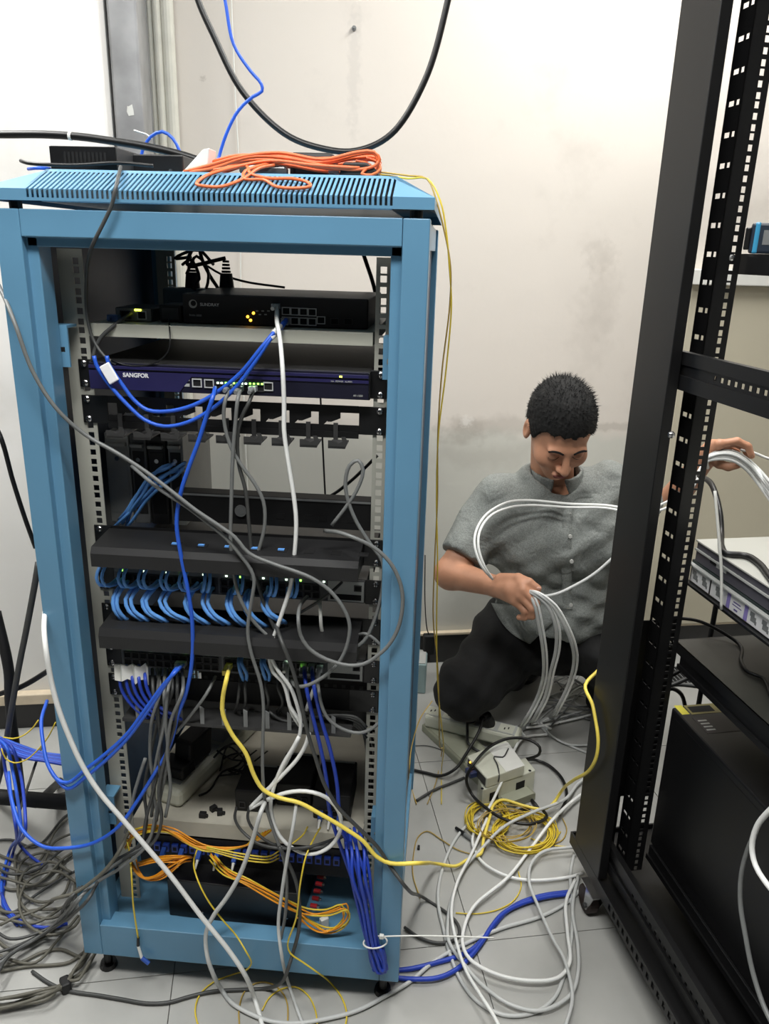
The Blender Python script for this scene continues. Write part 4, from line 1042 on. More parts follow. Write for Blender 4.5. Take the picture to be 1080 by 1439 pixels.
# ------------------------------------------------------------------ the kneeling man: smooth implicit surfaces
def smin(a, b, k):
    h = np.clip(.5+.5*(b-a)/k, 0, 1); return b*(1-h)+a*h-k*h*(1-h)
def rcone(P, a, b, ra, rb):
    a = np.asarray(a, float); b = np.asarray(b, float); ab = b-a; L = np.dot(ab, ab)
    t = np.clip(((P-a)@ab)/max(L, 1e-9), 0, 1)
    return np.linalg.norm(P-a-t[..., None]*ab, axis=-1)-(ra+(rb-ra)*t)
def ell(P, c, r, R=None):
    q = P-np.asarray(c, float)
    if R is not None: q = q@R
    r = np.asarray(r, float); k = np.linalg.norm(q/r, axis=-1)
    return (k-1)*min(r)*1.0 if False else k*(k-1)/np.maximum(np.linalg.norm(q/(r*r), axis=-1), 1e-6)
def surface(fn, lo, hi, h):
    lo = np.asarray(lo, float); n = np.ceil((np.asarray(hi)-lo)/h).astype(int)+1
    g = np.stack(np.meshgrid(*[lo[i]+h*np.arange(n[i]) for i in range(3)], indexing='ij'), -1)
    f = fn(g.reshape(-1, 3)).reshape(n)
    s = f < 0
    cs = np.zeros(n-1, int)
    for dx in (0, 1):
        for dy in (0, 1):
            for dz in (0, 1): cs += s[dx:n[0]-1+dx, dy:n[1]-1+dy, dz:n[2]-1+dz]
    act = (cs > 0) & (cs < 8); idx = -np.ones(n-1, int); ii = np.argwhere(act); idx[act] = np.arange(len(ii))
    acc = np.zeros((len(ii), 3)); cnt = np.zeros(len(ii))
    for ax in range(3):
        o1, o2 = [k for k in range(3) if k != ax]
        for u in (0, 1):
            for v in (0, 1):
                b0 = ii.copy(); b0[:, o1] += u; b0[:, o2] += v; b1 = b0.copy(); b1[:, ax] += 1
                f0 = f[tuple(b0.T)]; f1 = f[tuple(b1.T)]; m = (f0 < 0) != (f1 < 0)
                t = f0/(f0-f1+1e-12); p = b0.astype(float); p[:, ax] += t
                acc[m] += p[m]; cnt[m] += 1
    V_ = lo+h*(acc/np.maximum(cnt, 1)[:, None]); F_ = []
    for ax in range(3):
        o1, o2 = (ax+1) % 3, (ax+2) % 3
        sl = [slice(None)]*3; sl[ax] = slice(0, n[ax]-1); a = s[tuple(sl)]; sl[ax] = slice(1, n[ax]); b = s[tuple(sl)]
        e = np.argwhere(a != b)
        e = e[(e[:, o1] > 0) & (e[:, o2] > 0) & (e[:, o1] < n[o1]-1) & (e[:, o2] < n[o2]-1)]
        if not len(e): continue
        q = []
        for u, v in ((-1, -1), (0, -1), (0, 0), (-1, 0)):
            c = e.copy(); c[:, o1] += u; c[:, o2] += v; q.append(idx[tuple(c.T)])
        q = np.stack(q, 1); flip = ~a[tuple(e.T)]; q[flip] = q[flip][:, ::-1]
        F_.append(q[(q >= 0).all(1)])
    return V_, np.concatenate(F_)
def addsurf(mb, fn, lo, hi, h):
    v, f = surface(fn, lo, hi, h); return mb.add(v.tolist(), f.tolist())
def vv(*a): return np.array(A(*a))
# joints (metres) read off where they appear, each at its own distance from the camera
HIP = vv(772, 895, 1.10); RHIP = vv(722, 893, 1.08); LHIP = vv(828, 893, 1.10)
BELLY = vv(780, 850, 1.02); CHEST = vv(785, 755, .98); NECKB = vv(778, 676, .97)
RSH = vv(694, 706, .98); LSH = vv(864, 690, .99)
REL = vv(633, 806, .86); RWR = vv(697, 824, .755)
LEL = vv(930, 720, 1.00); LWR = vv(992, 642, .90)
RKN = vv(652, 970, .84); RAN = vv(735, 960, 1.22)
LKN = vv(862, 925, .86); LAN = vv(850, 985, 1.05)
for J in (RKN,): J[2] = max(J[2], .10)
RAN[2] = .07; LAN[2] = .07
HC = vv(786, 603, .86)
# head frame: bowed, turned a little to the man's left
fd = np.array([.16, -.80, -.62]); fd /= np.linalg.norm(fd)
up0 = np.array([.06, -.45, .9]); hx = np.cross(fd, up0); hx /= np.linalg.norm(hx); hu = np.cross(hx, fd)
HR = np.stack([hx, fd, hu], 1)          # columns: side, face direction, crown
def toH(P): return (P-HC)@HR
def head_sdf(P):
    q = toH(P); m = q.copy(); m[:, 0] = np.abs(q[:, 0])
    d = ell(q, (0, -.012, .028), (.076, .096, .088))
    d = smin(d, ell(q, (0, .022, -.040), (.060, .066, .074)), .03)
    d = smin(d, ell(q, (0, .058, -.098), (.026, .024, .020)), .025)
    d = smin(d, ell(m, (.040, .056, -.034), (.026, .028, .026)), .02)
    d = smin(d, ell(q, (0, .078, .014), (.050, .014, .010)), .014)
    sock = ell(m, (.031, .096, -.006), (.019, .018, .011)); d = -smin(-d, sock, .012)
    d = smin(d, ell(m, (.031, .074, -.007), (.015, .0145, .0125)), .004)
    d = smin(d, rcone(q, (0, .088, .002), (0, .108, -.036), .007, .0115), .010)
    d = smin(d, ell(m, (.012, .096, -.040), (.008, .010, .007)), .006)
    d = smin(d, ell(q, (0, .090, -.066), (.024, .010, .0055)), .006)
    d = smin(d, ell(q, (0, .087, -.077), (.020, .010, .006)), .006)
    ear = ell(m, (.080, -.010, -.008), (.008, .020, .031)); ear = np.maximum(ear, -ell(m, (.088, -.006, -.006), (.006, .011, .018)))
    return smin(d, ear, .008)
def neck_sdf(P):
    return rcone(P, HC+HR@np.array([0, -.035, -.055]), NECKB+np.array([0, .03, -.02]), .052, .060)
def finger(P, pts, radii):
    d = None
    for i in range(len(pts)-1):
        c = rcone(P, pts[i], pts[i+1], radii[i], radii[i+1]); d = c if d is None else smin(d, c, .004)
    return d
# right hand: back of the hand towards the camera, gripping the cables
rMC = [vv(733, 820, .690), vv(735, 829, .678), vv(731, 838, .676), vv(724, 845, .682)]
rF = []
for k, mc in enumerate(rMC):
    L = (.040, .044, .040, .032)[k]
    d1 = np.array([.66, -.35, -.55]); d2 = np.array([.10, .25, -.96]); d3 = np.array([-.75, .55, -.35])
    p1 = mc+L*d1/np.linalg.norm(d1); p2 = p1+L*.62*d2/np.linalg.norm(d2); p3 = p2+L*.5*d3/np.linalg.norm(d3)
    rF.append([mc, p1, p2, p3])
rT = [vv(704, 815, .74), vv(728, 812, .705), vv(743, 818, .69), vv(756, 827, .682)]
def rhand(P):
    d = rcone(P, RWR, (rMC[1]+rMC[2])/2*.6+RWR*.4, .026, .028)
    for mc in rMC: d = smin(d, rcone(P, RWR+(mc-RWR)*.25, mc, .016, .0125), .012)
    fs = None
    for k, f in enumerate(rF):
        c = finger(P, f, [.0105, .0092, .0085, .0075]); fs = c if fs is None else np.minimum(fs, c)
    d = smin(d, fs, .005)
    return smin(d, finger(P, rT, [.018, .0115, .0105, .0085]), .008)
def rarm(P):
    return smin(smin(rcone(P, RSH, REL, .050, .040), rcone(P, REL, RWR, .042, .026), .02), rhand(P), .012)
# left hand: fingers over the white bundle, thumb beneath
lMC = [vv(1010, 624, .830), vv(1008, 625, .852), vv(1006, 627, .874), vv(1003, 631, .894)]
lF = []
for k, mc in enumerate(lMC):
    L = (.042, .046, .043, .034)[k]
    d1 = np.array([.93, -.02, .22]); d2 = np.array([.93, -.05, -.38]); d3 = np.array([.45, -.10, -.88])
    p1 = mc+L*d1/np.linalg.norm(d1); p2 = p1+L*.66*d2/np.linalg.norm(d2); p3 = p2+L*.55*d3/np.linalg.norm(d3)
    lF.append([mc, p1, p2, p3])
lT = [vv(998, 642, .86), vv(1010, 652, .835), vv(1023, 656, .825), vv(1036, 654, .822)]
def lhand(P):
    d = rcone(P, LWR, (lMC[1]+lMC[2])/2*.6+LWR*.4, .026, .027)
    for mc in lMC: d = smin(d, rcone(P, LWR+(mc-LWR)*.25, mc, .016, .0125), .012)
    fs = None
    for f in lF:
        c = finger(P, f, [.0105, .0092, .0085, .0075]); fs = c if fs is None else np.minimum(fs, c)
    d = smin(d, fs, .005)
    return smin(d, finger(P, lT, [.018, .0115, .0105, .0085]), .008)
def larm(P):
    return smin(smin(rcone(P, LSH, LEL, .050, .040), rcone(P, LEL, LWR, .042, .026), .02), lhand(P), .012)
def torso(P, g=0.):
    d = rcone(P, HIP+np.array([-.0, .02, .0]), BELLY, .125+g, .125+g)
    ax = (LSH-RSH)/np.linalg.norm(LSH-RSH)
    d = smin(d, rcone(P, CHEST-ax*.075, CHEST+ax*.075, .115+g, .115+g), .08)
    d = smin(d, rcone(P, BELLY-ax*.05, BELLY+ax*.05, .115+g, .115+g), .08)
    d = smin(d, rcone(P, RSH*.86+LSH*.14, LSH*.86+RSH*.14, .066+g, .066+g), .06)
    d = smin(d, rcone(P, NECKB, NECKB+np.array([0, .03, -.09]), .06+g, .09+g), .05)
    return d
def bb(*pts, m=.08):
    a = np.array(pts); return a.min(0)-m, a.max(0)+m
man = thing('person', 'man in grey short-sleeved shirt and black trousers kneeling, gathering white cables', 'person', (HIP[0], HIP[1], 0.0))
body = MB()
addsurf(body, lambda P: smin(head_sdf(P), neck_sdf(P), .025), HC-np.array([.15, .16, .30]), HC+np.array([.15, .19, .16]), .0035)
lo, hi = bb(REL, RWR, *rMC, *[p for f in rF for p in f], *rT, m=.06)
addsurf(body, rarm, lo, hi, .0030)
lo, hi = bb(LWR, LEL*.5+LWR*.5, *lMC, *[p for f in lF for p in f], *lT, m=.05)
addsurf(body, larm, lo, hi, .0032)
lo, hi = bb(HIP, CHEST, RSH, LSH, NECKB, BELLY, m=.16)
addsurf(body, lambda P: np.maximum(torso(P, -.02), HIP[2]+.10-P[:, 2]), lo, hi, .016)
body.build('body', M_SKIN, man, smooth=True)
# hair
def hair_sdf(P):
    q = toH(P); n = .0025*np.sin(q[:, 0]*420+q[:, 1]*130)*np.sin(q[:, 1]*380)*np.sin(q[:, 2]*300)
    d = ell(q, (0, -.014, .032), (.0835, .1035, .0975))+n
    zl = np.interp(q[:, 1], [-.13, -.085, -.05, -.02, .012, .026, .045, .075, .10], [-.065, -.062, -.02, .022, -.018, .004, .048, .060, .062])+.003*np.sin(q[:, 0]*260)
    return np.maximum(d, zl-q[:, 2])
hm = MB(); addsurf(hm, hair_sdf, HC-np.array([.13, .15, .14]), HC+np.array([.13, .15, .16]), .0035)
hr = random.Random(11); HV = [Vector(v) for v in hm.v]
for k in range(2600):
    p = HV[hr.randrange(len(HV))]; q = toH(np.array([p]))[0]
    if q[2] < .0 and q[1] > -.03: continue
    nrm = HR@(np.array([q[0]/.0835**2, (q[1]+.014)/.1035**2, (q[2]-.032)/.0975**2])); nrm /= np.linalg.norm(nrm)
    dr = nrm+HR@np.array([hr.uniform(-.5, .5), .45+hr.uniform(-.5, .5), hr.uniform(-.2, .3)])*.75; dr /= np.linalg.norm(dr)
    L = hr.uniform(.006, .013)*(1.25 if q[2] > .08 else .55); s1 = Vector(dr).orthogonal().normalized()*.0011; s2 = Vector(dr).cross(s1)
    b0 = p-Vector(nrm)*.002
    hm.add([b0+s1, b0-s1*.5+s2*.9, b0-s1*.5-s2*.9, p+Vector(dr)*L], [(0, 1, 3), (1, 2, 3), (2, 0, 3)])
hm.build('hair', M_HAIR, man, smooth=True)
# eyebrows, lashes, lips
def HP(x, y, z): return tuple(HC+HR@np.array([x, y, z]))
def onface(x, z, lift):                 # point on the skin of the face at (x, z) of the head frame
    ys = np.linspace(.13, .03, 120); Q = HC+np.stack([np.full(120, x), ys, np.full(120, z)], 1)@HR.T
    f = head_sdf(Q); k = int(np.argmax(f < 0)); return HP(x, ys[k]+lift, z)
for s in (-1, 1):
    MB().tube([onface(s*.013, .013, 0), onface(s*.024, .0175, 0), onface(s*.036, .018, 0), onface(s*.047, .012, 0)], .0030, 6, .004).build('eyebrow', M_HAIR, man, smooth=True)
    MB().tube([onface(s*.017, -.009, 0), onface(s*.025, -.0125, 0), onface(s*.033, -.0135, 0), onface(s*.043, -.010, 0)], .0013, 6, .004).build('eyelash', M_HAIR, man, smooth=True)
lipm = MB(); addsurf(lipm, lambda P: np.minimum(ell(toH(P), (0, .0925, -.0665), (.022, .0085, .0045)), ell(toH(P), (0, .0895, -.0765), (.018, .0085, .0050))), np.array(HP(0, .09, -.07))-.04, np.array(HP(0, .09, -.07))+.04, .0022)
lipm.build('lips', M_LIP, man, smooth=True)
# shirt
axs = (LSH-RSH)/np.linalg.norm(LSH-RSH)
def shirt_sdf(P):
    g = .012
    d = torso(P, g)
    rs = RSH+(REL-RSH)*.80; lsv = LSH+(LEL-LSH)*.80
    sl = np.minimum(rcone(P, RSH, rs, .066, .064), rcone(P, LSH, lsv, .066, .064))
    d = smin(d, sl, .045)
    fold = .0045*np.sin(P[:, 0]*48+P[:, 2]*62+4*np.sin(P[:, 2]*14))+.003*np.sin(P[:, 2]*85-P[:, 0]*60)+.003*np.sin(P[:, 0]*33-P[:, 2]*24)
    d = d+fold*np.clip((d+.05)/.05, 0, 1)
    # sleeves end above the elbow
    for S, E in ((RSH, REL), (LSH, LEL)):
        ax = (E-S)/np.linalg.norm(E-S); t = (P-S)@ax; near = np.linalg.norm(P-E, axis=1) < np.linalg.norm(P-CHEST, axis=1)
        d = np.where(near, np.maximum(d, t-np.linalg.norm(E-S)*.78), d)
    # hem
    hz = vv(780, 884, .88)[2]-.035+.012*np.sin(P[:, 0]*22)+.010*np.sin(P[:, 0]*9+1)
    d = np.maximum(d, hz-P[:, 2])
    # neck opening
    nb = NECKB+np.array([.008, -.035, .03]); d = np.maximum(d, -rcone(P, nb, nb+np.array([.004, -.06, .02]), .060, .045))
    d = np.maximum(d, -rcone(P, NECKB+np.array([0, .02, -.02]), HC, .058, .07))
    return d
sm = MB(); lo, hi = bb(HIP, CHEST, RSH, LSH, NECKB, BELLY, REL, LEL, m=.15)
addsurf(sm, shirt_sdf, lo, hi, .0075)
shirt = sm.build('shirt', M_SHIRT, man, smooth=True)
# collar: two leaves round the neck
def collar(P):
    c = NECKB+np.array([.004, -.002, .020]); ax = HC-NECKB; ax = ax*.5+np.array([0, 0, .1]); ax /= np.linalg.norm(ax)
    q = P-c; t = q@ax; rr_ = np.linalg.norm(q-t[:, None]*ax, axis=1)
    d = np.maximum(np.abs(rr_-(.070-.30*t))-.004, np.abs(t)-.022)
    dx = q@axs+.002
    return np.maximum(d, np.where(q[:, 1] < -.03, .018-np.abs(dx)-t*.3, -1))
cm = MB(); addsurf(cm, collar, NECKB-np.array([.12, .12, .06]), NECKB+np.array([.12, .12, .09]), .004)
cm.build('collar', M_SHIRT, shirt, smooth=True)
# placket and buttons ride on the shirt front
def front_y(px, py):
    d = np.array(ray(px, py)); ts = np.linspace(1.5, 2.4, 400); Q = CAM+ts[:, None]*d
    f = shirt_sdf(Q); k = np.argmax(f < 0); return Q[k] if f[k] < 0 else None
pl = [front_y(x, y) for x, y in ((799, 712), (797, 740), (796, 770), (796, 800), (797, 830), (798, 855))]
pl = [p for p in pl if p is not None]
if len(pl) > 2:
    m = MB(); vs_ = []
    for p in pl: vs_ += [tuple(p+np.array([-.014, -.003, 0])), tuple(p+np.array([.012, -.003, 0]))]
    fs_ = [(2*i, 2*i+1, 2*i+3, 2*i+2) for i in range(len(pl)-1)]
    k = len(vs_); vs_ += [(v[0], v[1]+.008, v[2]) for v in vs_]
    fs_ += [tuple(k+j for j in reversed(f)) for f in fs_]+[(2*i, 2*i+2, k+2*i+2, k+2*i) for i in range(len(pl)-1)]+[(2*i+1, k+2*i+1, k+2*i+3, 2*i+3) for i in range(len(pl)-1)]
    m.add(vs_, fs_).build('placket', M_SHIRT, shirt, smooth=True)
for px, py in ((800, 722), (800, 753), (802, 788), (801, 849)):
    p = front_y(px, py)
    if p is not None: MB().cyl((p[0]+.001, p[1]-.007, p[2]), (p[0]+.001, p[1]-.002, p[2]), .0050, n=12).build('button', M_BUTTON, shirt)
# trousers
def trouser_sdf(P):
    d = rcone(P, RHIP, LHIP, .120, .120)
    d = smin(d, rcone(P, RHIP, RKN, .112, .085), .04); d = smin(d, rcone(P, LHIP, LKN, .112, .085), .04)
    d = smin(d, rcone(P, RKN+np.array([.01, .02, 0]), RAN, .078, .055), .02); d = smin(d, rcone(P, LKN+np.array([0, .02, 0]), LAN, .078, .058), .02)
    d = d+.005*np.sin(P[:, 2]*55+P[:, 0]*42+P[:, 1]*30)+.003*np.sin(P[:, 0]*80-P[:, 2]*70)
    d = np.maximum(d, .012-P[:, 2])
    return np.maximum(d, P[:, 2]-(HIP[2]+.115))
tm_ = MB(); lo, hi = bb(RHIP, LHIP, RKN, LKN, RAN, LAN, m=.15); lo[2] = 0.0
addsurf(tm_, trouser_sdf, lo, hi, .009)
tm_.build('trousers', M_TROUS, man, smooth=True)
for an, kn in ((RAN, RKN), (LAN, LKN)):
    dr = np.array([(an-kn)[0]*.4, .10 if an is RAN else -.14, 0]); dr /= np.linalg.norm(dr)
    m = MB(); toe = an+dr*.11
    def shoe(P, an=an, toe=toe):
        d = smin(rcone(P, an+np.array([0, 0, -.02]), (toe[0], toe[1], .045), .046, .036), ell(P, (an[0], an[1], .05), (.045, .045, .05)), .02)
        return np.maximum(d, .001-P[:, 2])
    lo, hi = bb(an, toe, m=.08); lo[2] = -.01
    addsurf(m, shoe, lo, hi, .008); m.build('shoe', M_BLACKM, man, smooth=True)
# shirt tail hanging over the thigh
def drape(px, py):
    d = np.array(ray(px, py)); ts = np.linspace(1.5, 2.5, 500); Q = CAM+ts[:, None]*d
    f = np.minimum(shirt_sdf(Q), trouser_sdf(Q)); k = int(np.argmax(f < .006)); return Q[k]
tv = []; NN = 8
for j in range(NN+1):
    t_ = j/NN
    l_ = np.array([690, 846])*(1-t_)+np.array([740, 902])*t_+np.array([-4, 8])*math.sin(math.pi*t_); r_ = np.array([792, 858])*(1-t_)+np.array([744, 903])*t_
    for i in range(NN+1):
        q_ = l_*(1-i/NN)+r_*(i/NN); tv.append(drape(*q_))
tv = np.array(tv).reshape(NN+1, NN+1, 3)
for _ in range(3): tv[1:-1, 1:-1] = (tv[1:-1, 1:-1]*2+tv[:-2, 1:-1]+tv[2:, 1:-1]+tv[1:-1, :-2]+tv[1:-1, 2:])/6
tv[..., 1] -= .006
m = MB().add(tv.reshape(-1, 3).tolist(), [(a_*(NN+1)+b_, a_*(NN+1)+b_+1, (a_+1)*(NN+1)+b_+1, (a_+1)*(NN+1)+b_) for a_ in range(NN) for b_ in range(NN)])
o = m.build('shirt_tail', M_SHIRT, shirt, smooth=True); sd_ = o.modifiers.new('thick', 'SOLIDIFY'); sd_.thickness = .0015
# finger nails on the thumb that shows
n0 = rT[3]; MB().sphere(tuple(n0+np.array([.0, -.0065, .003])), .005, 8, 6, (1.2, .5, .9)).build('thumbnail', M_NAIL, man, smooth=True)
# ------------------------------------------------------------------ cables: overhead and on the roof
def zc(p, z): return (p[0], p[1], z)
u = V([(262, -60), (278, 0), (300, 50), (340, 128), (400, 188), (450, 208), (500, 212), (550, 188), (598, 110), (628, 5), (640, -60)], .50)
u = [(u[0][0]-.08, .5, CEIL_Z-.01)]+u+[(u[-1][0]+.08, .5, CEIL_Z-.01)]
cable('thick black cable sagging in a wide U from the ceiling behind the rack', u, .0058, C_BLACK, name='power_cable')
u = V([(300, -80), (316, 0), (328, 62), (352, 100), (367, 118), (368, 128), (355, 136), (335, 155), (318, 188), (306, 226), (303, 240, .30)], .38)
u = [(u[0][0]-.05, .38, CEIL_Z-.01)]+u
cable('blue cable hanging from the ceiling with a kink, behind the orange fibre', u, .0028, C_BLUE)
u = V([(-420, 215), (-200, 193), (-60, 188), (0, 189), (60, 189), (110, 192), (155, 198), (220, 209), (275, 224), (300, 236)], .28)
k_ = cable('thick black cable running in from the left over the roof boxes', u, .0062, C_BLACK, name='power_cable')
p = A(97, 191, .28); q = A(101, 191.5, .28); MB().cyl(p, q, .0068, n=14).build('white_tape', M_WHITE, k_)
cable('blue cable loop standing up behind the roof boxes', V([(196, 232), (200, 212), (212, 192), (228, 185), (243, 195), (252, 212), (257, 232)], .33), .0028, C_BLUE)
cable('thin white tie wire sticking out of the wire bundle by the duct', V([(188, 183), (197, 186), (206, 189), (213, 195)], .33), .0013, M_WHITE, name='tie_wire')
cable('flat black lead snaking over the roof front from the vented box', roofpts([(29, 226, .10), (38, 229, .09), (60, 231, .08), (110, 232, .09), (165, 229, .095), (215, 233, .10)], .1), .0026, C_BLACK, name='power_cable')
cable('short blue cord behind the left roof corner', roofpts([(40, 238, .12), (55, 238, .10), (70, 237, .12)], .1), .0025, C_BLUE)
cable('dark grey lead dropping from the roof over the top beam into the rack', [(A(168, 236, .09)[0], .09, ZTOP+.004), (A(170, 243, .06)[0], .06, ZTOP+.004), A(163, 262, -.010), A(157, 288, -.012), A(146, 312, -.012), A(131, 342, -.010), A(124, 365, .03), A(121, 400, .07), A(122, 440, .076), A(130, 475, .076), A(146, 500, .07), A(163, 512, .068)], .0026, C_GREYD)
cable('grey cord from the media converter drooping to the left rail', [A(184, 441, .124), A(176, 446, .105), A(160, 458, .085), A(142, 474, .078), A(133, 492, .074), A(130, 506, .070)], .0032, C_GREYD)
cable('thin black adapter wire looping below the cream shelf', V([(237, 448, .128), (238, 462, .080), (239, 478), (236, 494), (222, 508), (200, 514), (176, 513), (156, 506)], .066), .0012, C_BLACK, name='power_cable')
# yellow fibre pair outside the rack on the right
for k, (lab, dx) in enumerate((('yellow fibre hanging down outside the blue rack, left strand', -2.5), ('yellow fibre hanging down outside the blue rack, right strand', 2.5))):
    pts = [(520, 240, .20), (546, 243, .16), (575, 247, .14), (598, 260, .13), (615, 282, .12), (627, 325, .12), (632, 375, .12), (631, 430, .13), (624, 520, .14), (617, 610, .15), (613, 700, .17), (611, 790, .18), (612, 870, .20), (615, 930, .22), (615, 985, .25), (619, 1040, .30)]
    pts = [(x+dx*math.sin(i*1.7+k*1.5)+dx*.4, y+(k*4 if i < 4 else 0), Y) for i, (x, y, Y) in enumerate(pts)]
    tail = [G(617+k*3, 1085), G(612+k*8, 1110), G(616+k*4, 1130)] if k else [G(620, 1060), G(612, 1100), G(600, 1130)]
    P_ = V(pts, .15); P_ = [(p[0], p[1], max(p[2], roofz(p[1])+.003)) if i < 4 and p[0] < .60 else p for i, p in enumerate(P_)]
    cable(lab, P_+tail, .0013, C_FIBY if k else C_FIBT, name='fiber_cable', group='yellow fibre pair')

# ------------------------------------------------------------------ cables on the front of the rack
RJ = mesh_multi('rj45', [(MB().box(-.0055, .0055, -.014, 0, -.004, .004), mat('plug_clear', (190, 195, 198), .2)), (MB().cyl((0, -.014, 0), (0, -.030, -.002), .0042, .003, 10), M_WHITE)])
RJG = mesh_multi('rj45g', [(MB().box(-.0055, .0055, -.014, 0, -.004, .004), mat('plug_clear', (190, 195, 198), .2)), (MB().cyl((0, -.014, 0), (0, -.030, -.002), .0045, .003, 10), M_GREY)])
def rj(parent, p, rot=(0, 0, 0), me=None): return inst('plug', me or RJ, parent, p, rot)
SY = .126           # plug plane of the upper switch
for k, (lab, pts) in enumerate((
    ('blue patch cable swooping from the upper switch, upper of the pair', [(402, 449, .096), (394, 458, .08), (384, 468, .06), (366, 490), (338, 524), (305, 551), (270, 570), (235, 578), (207, 576), (188, 562), (172, 541), (160, 524), (152, 510), (150, 500)]),
    ('blue patch cable swooping from the upper switch, lower of the pair', [(402, 451, .096), (392, 464, .075), (380, 476, .055), (362, 503), (335, 540), (300, 573), (262, 594), (230, 599), (203, 590), (180, 570), (158, 546), (143, 526), (135, 512), (132, 500)]))):
    o = cable(lab, V(pts, .048), .0031, C_BLUE, group='blue pair across the navy appliance')
    a = A(*pts[1]); b = A(*pts[2]); MB().cyl(a, b, .0042, n=10).build('boot', M_WHITE, o, smooth=True)
    p = A(402, 450+k*2, SY); rj(o, (p[0], SY-.002, p[2]))
a = A(146, 512, .042); b = A(161, 537, .042); d = (Vector(b)-Vector(a)); ln = d.length; d.normalize(); sd = d.cross(Vector((0, 1, 0))).normalized()
o = tag(MB().obox((Vector(a)+Vector(b))/2, d, sd, d.cross(sd), ln/2, .0085, .0022).build('cable_tag', mat('tag_white_glare', (250, 250, 255), .3), None, bevel=.0015), 'bright white tag wrapped round the blue pair at the left ear', 'cable tag')  # white tag; the glare on it is put into its bluish near-white colour
o = cable('white patch cable falling from the upper switch down the middle of the rack', V([(389, 436, .100), (389, 452, .07), (393, 475, .05), (397, 520), (399, 570), (399, 605), (405, 650), (413, 700), (416, 735), (413, 785), (407, 827), (396, 862), (386, 891), (379, 908), (378, 922), (384, 945), (397, 958), (403, 975), (407, 992), (417, 1008), (425, 1021)], .028), .0034, C_WHITE)
p = A(389, 430, SY); rj(o, (p[0], SY-.002, p[2]))
o = cable('white cable twisting down through the lower switch into the bundle', V([(388, 896), (380, 915), (386, 935), (400, 955), (408, 966), (416, 987), (422, 1012), (420, 1036), (408, 1060), (396, 1082), (380, 1105), (371, 1112)], .022), .0032, C_WHITE)
o = cable('white cable looping in a big ring in front of the lower shelf', V([(434, 1030), (430, 1045), (418, 1066), (400, 1086), (376, 1110), (355, 1131), (351, 1136), (362, 1130), (380, 1122), (402, 1114), (430, 1112), (457, 1120), (475, 1139), (479, 1162), (469, 1184), (451, 1197), (430, 1200), (408, 1190), (392, 1174), (383, 1152), (380, 1129), (385, 1105), (397, 1075), (412, 1050), (420, 1035)], .012), .0035, C_WHITE)
o = cable('white cable plugged into the lower switch beside the blue cords', V([(449, 938, .060), (446, 955), (438, 975), (430, 998)], .04), .0032, C_WHITE); p = A(450, 936, EY); rj(o, (p[0], EY-.002, p[2]))
o = cable('second white cable plugged into the lower switch, left one', V([(404, 935, .060), (403, 955), (405, 985), (411, 1005), (421, 1020)], .035), .0030, C_WHITE); p = A(404, 930, EY); rj(o, (p[0], EY-.002, p[2]))
# big white cable across the lower left
P_ = V([(64, 850, .03), (62, 885, -.03), (65, 915), (72, 957), (82, 995), (97, 1035), (117, 1078), (141, 1115), (170, 1149), (202, 1186), (240, 1231), (282, 1287), (320, 1334), (343, 1368)], -.05)
cable('thick white cable slanting across the left post down to the floor', P_+Fl([(358, 1405), (368, 1440), (374, 1475), (360, 1560), (300, 1650)], .006), .0042, C_WHITE)
# grey cables
cable('long grey cable from the left edge slanting across the rack to a wide loop', V([(-260, 90, .24), (-130, 230, .18), (-40, 340, .10), (0, 405, .02), (20, 452, -.02), (46, 522, -.02), (80, 575, -.015), (120, 611), (165, 637), (205, 663), (243, 692), (275, 717), (305, 737), (330, 755), (349, 777), (388, 794), (412, 802), (437, 812), (462, 829), (482, 854), (491, 878), (487, 908), (475, 932), (453, 952), (432, 963), (419, 965), (408, 955, .05)], .000), .0030, C_GREY)
cable('grey cable crossing from the left rail down behind the white one', V([(185, 655, .05), (225, 688), (262, 712), (292, 735), (318, 757), (340, 783), (352, 800), (357, 815), (354, 840), (349, 872), (348, 890), (353, 918), (366, 960), (370, 992), (369, 1040), (369, 1090), (373, 1130), (385, 1170), (398, 1205), (403, 1240), (400, 1290), (394, 1320)], .006), .0030, C_GREY)
o = cable('grey patch cable hanging from the navy appliance, leftmost', V([(322, 546, .055), (317, 560), (314, 580), (317, 605), (326, 632), (340, 655), (358, 680), (370, 705), (372, 735), (366, 765), (358, 790), (354, 815)], .036), .0030, C_GREY); p = A(323, 543, F1); rj(o, (p[0], F1-.001, p[2]), me=RJG)
o = cable('grey patch cable hanging from the navy appliance, middle', V([(338, 548, .055), (334, 560), (331, 590), (327, 640), (325, 700), (324, 760), (327, 800), (336, 838), (352, 868), (372, 890), (392, 906), (415, 918), (443, 925), (468, 923), (492, 913), (511, 901), (526, 871), (537, 827), (537, 789), (522, 767), (500, 732), (489, 704), (485, 679), (491, 654), (503, 647), (510, 661), (500, 691), (484, 715), (466, 738)], .030), .0030, C_GREY); p = A(338, 545, F1); rj(o, (p[0], F1-.001, p[2]), me=RJG)
o = cable('grey patch cable hanging from the navy appliance, rightmost', V([(356, 548, .055), (350, 565), (340, 585), (334, 610), (335, 650), (345, 690), (350, 740), (355, 790), (368, 840), (384, 880), (396, 905), (406, 925)], .040), .0030, C_GREYD); p = A(357, 545, F1); rj(o, (p[0], F1-.001, p[2]), me=RJG)
cable('grey cable in a big loop over the right blue post', V([(456, 746, .04), (485, 751), (526, 770), (551, 795), (565, 833), (561, 877), (547, 905), (532, 920), (511, 933), (490, 935), (468, 930), (449, 922), (432, 909), (422, 892), (419, 870), (423, 848, .04), (432, 838, .06)], -.012), .0031, C_GREY)
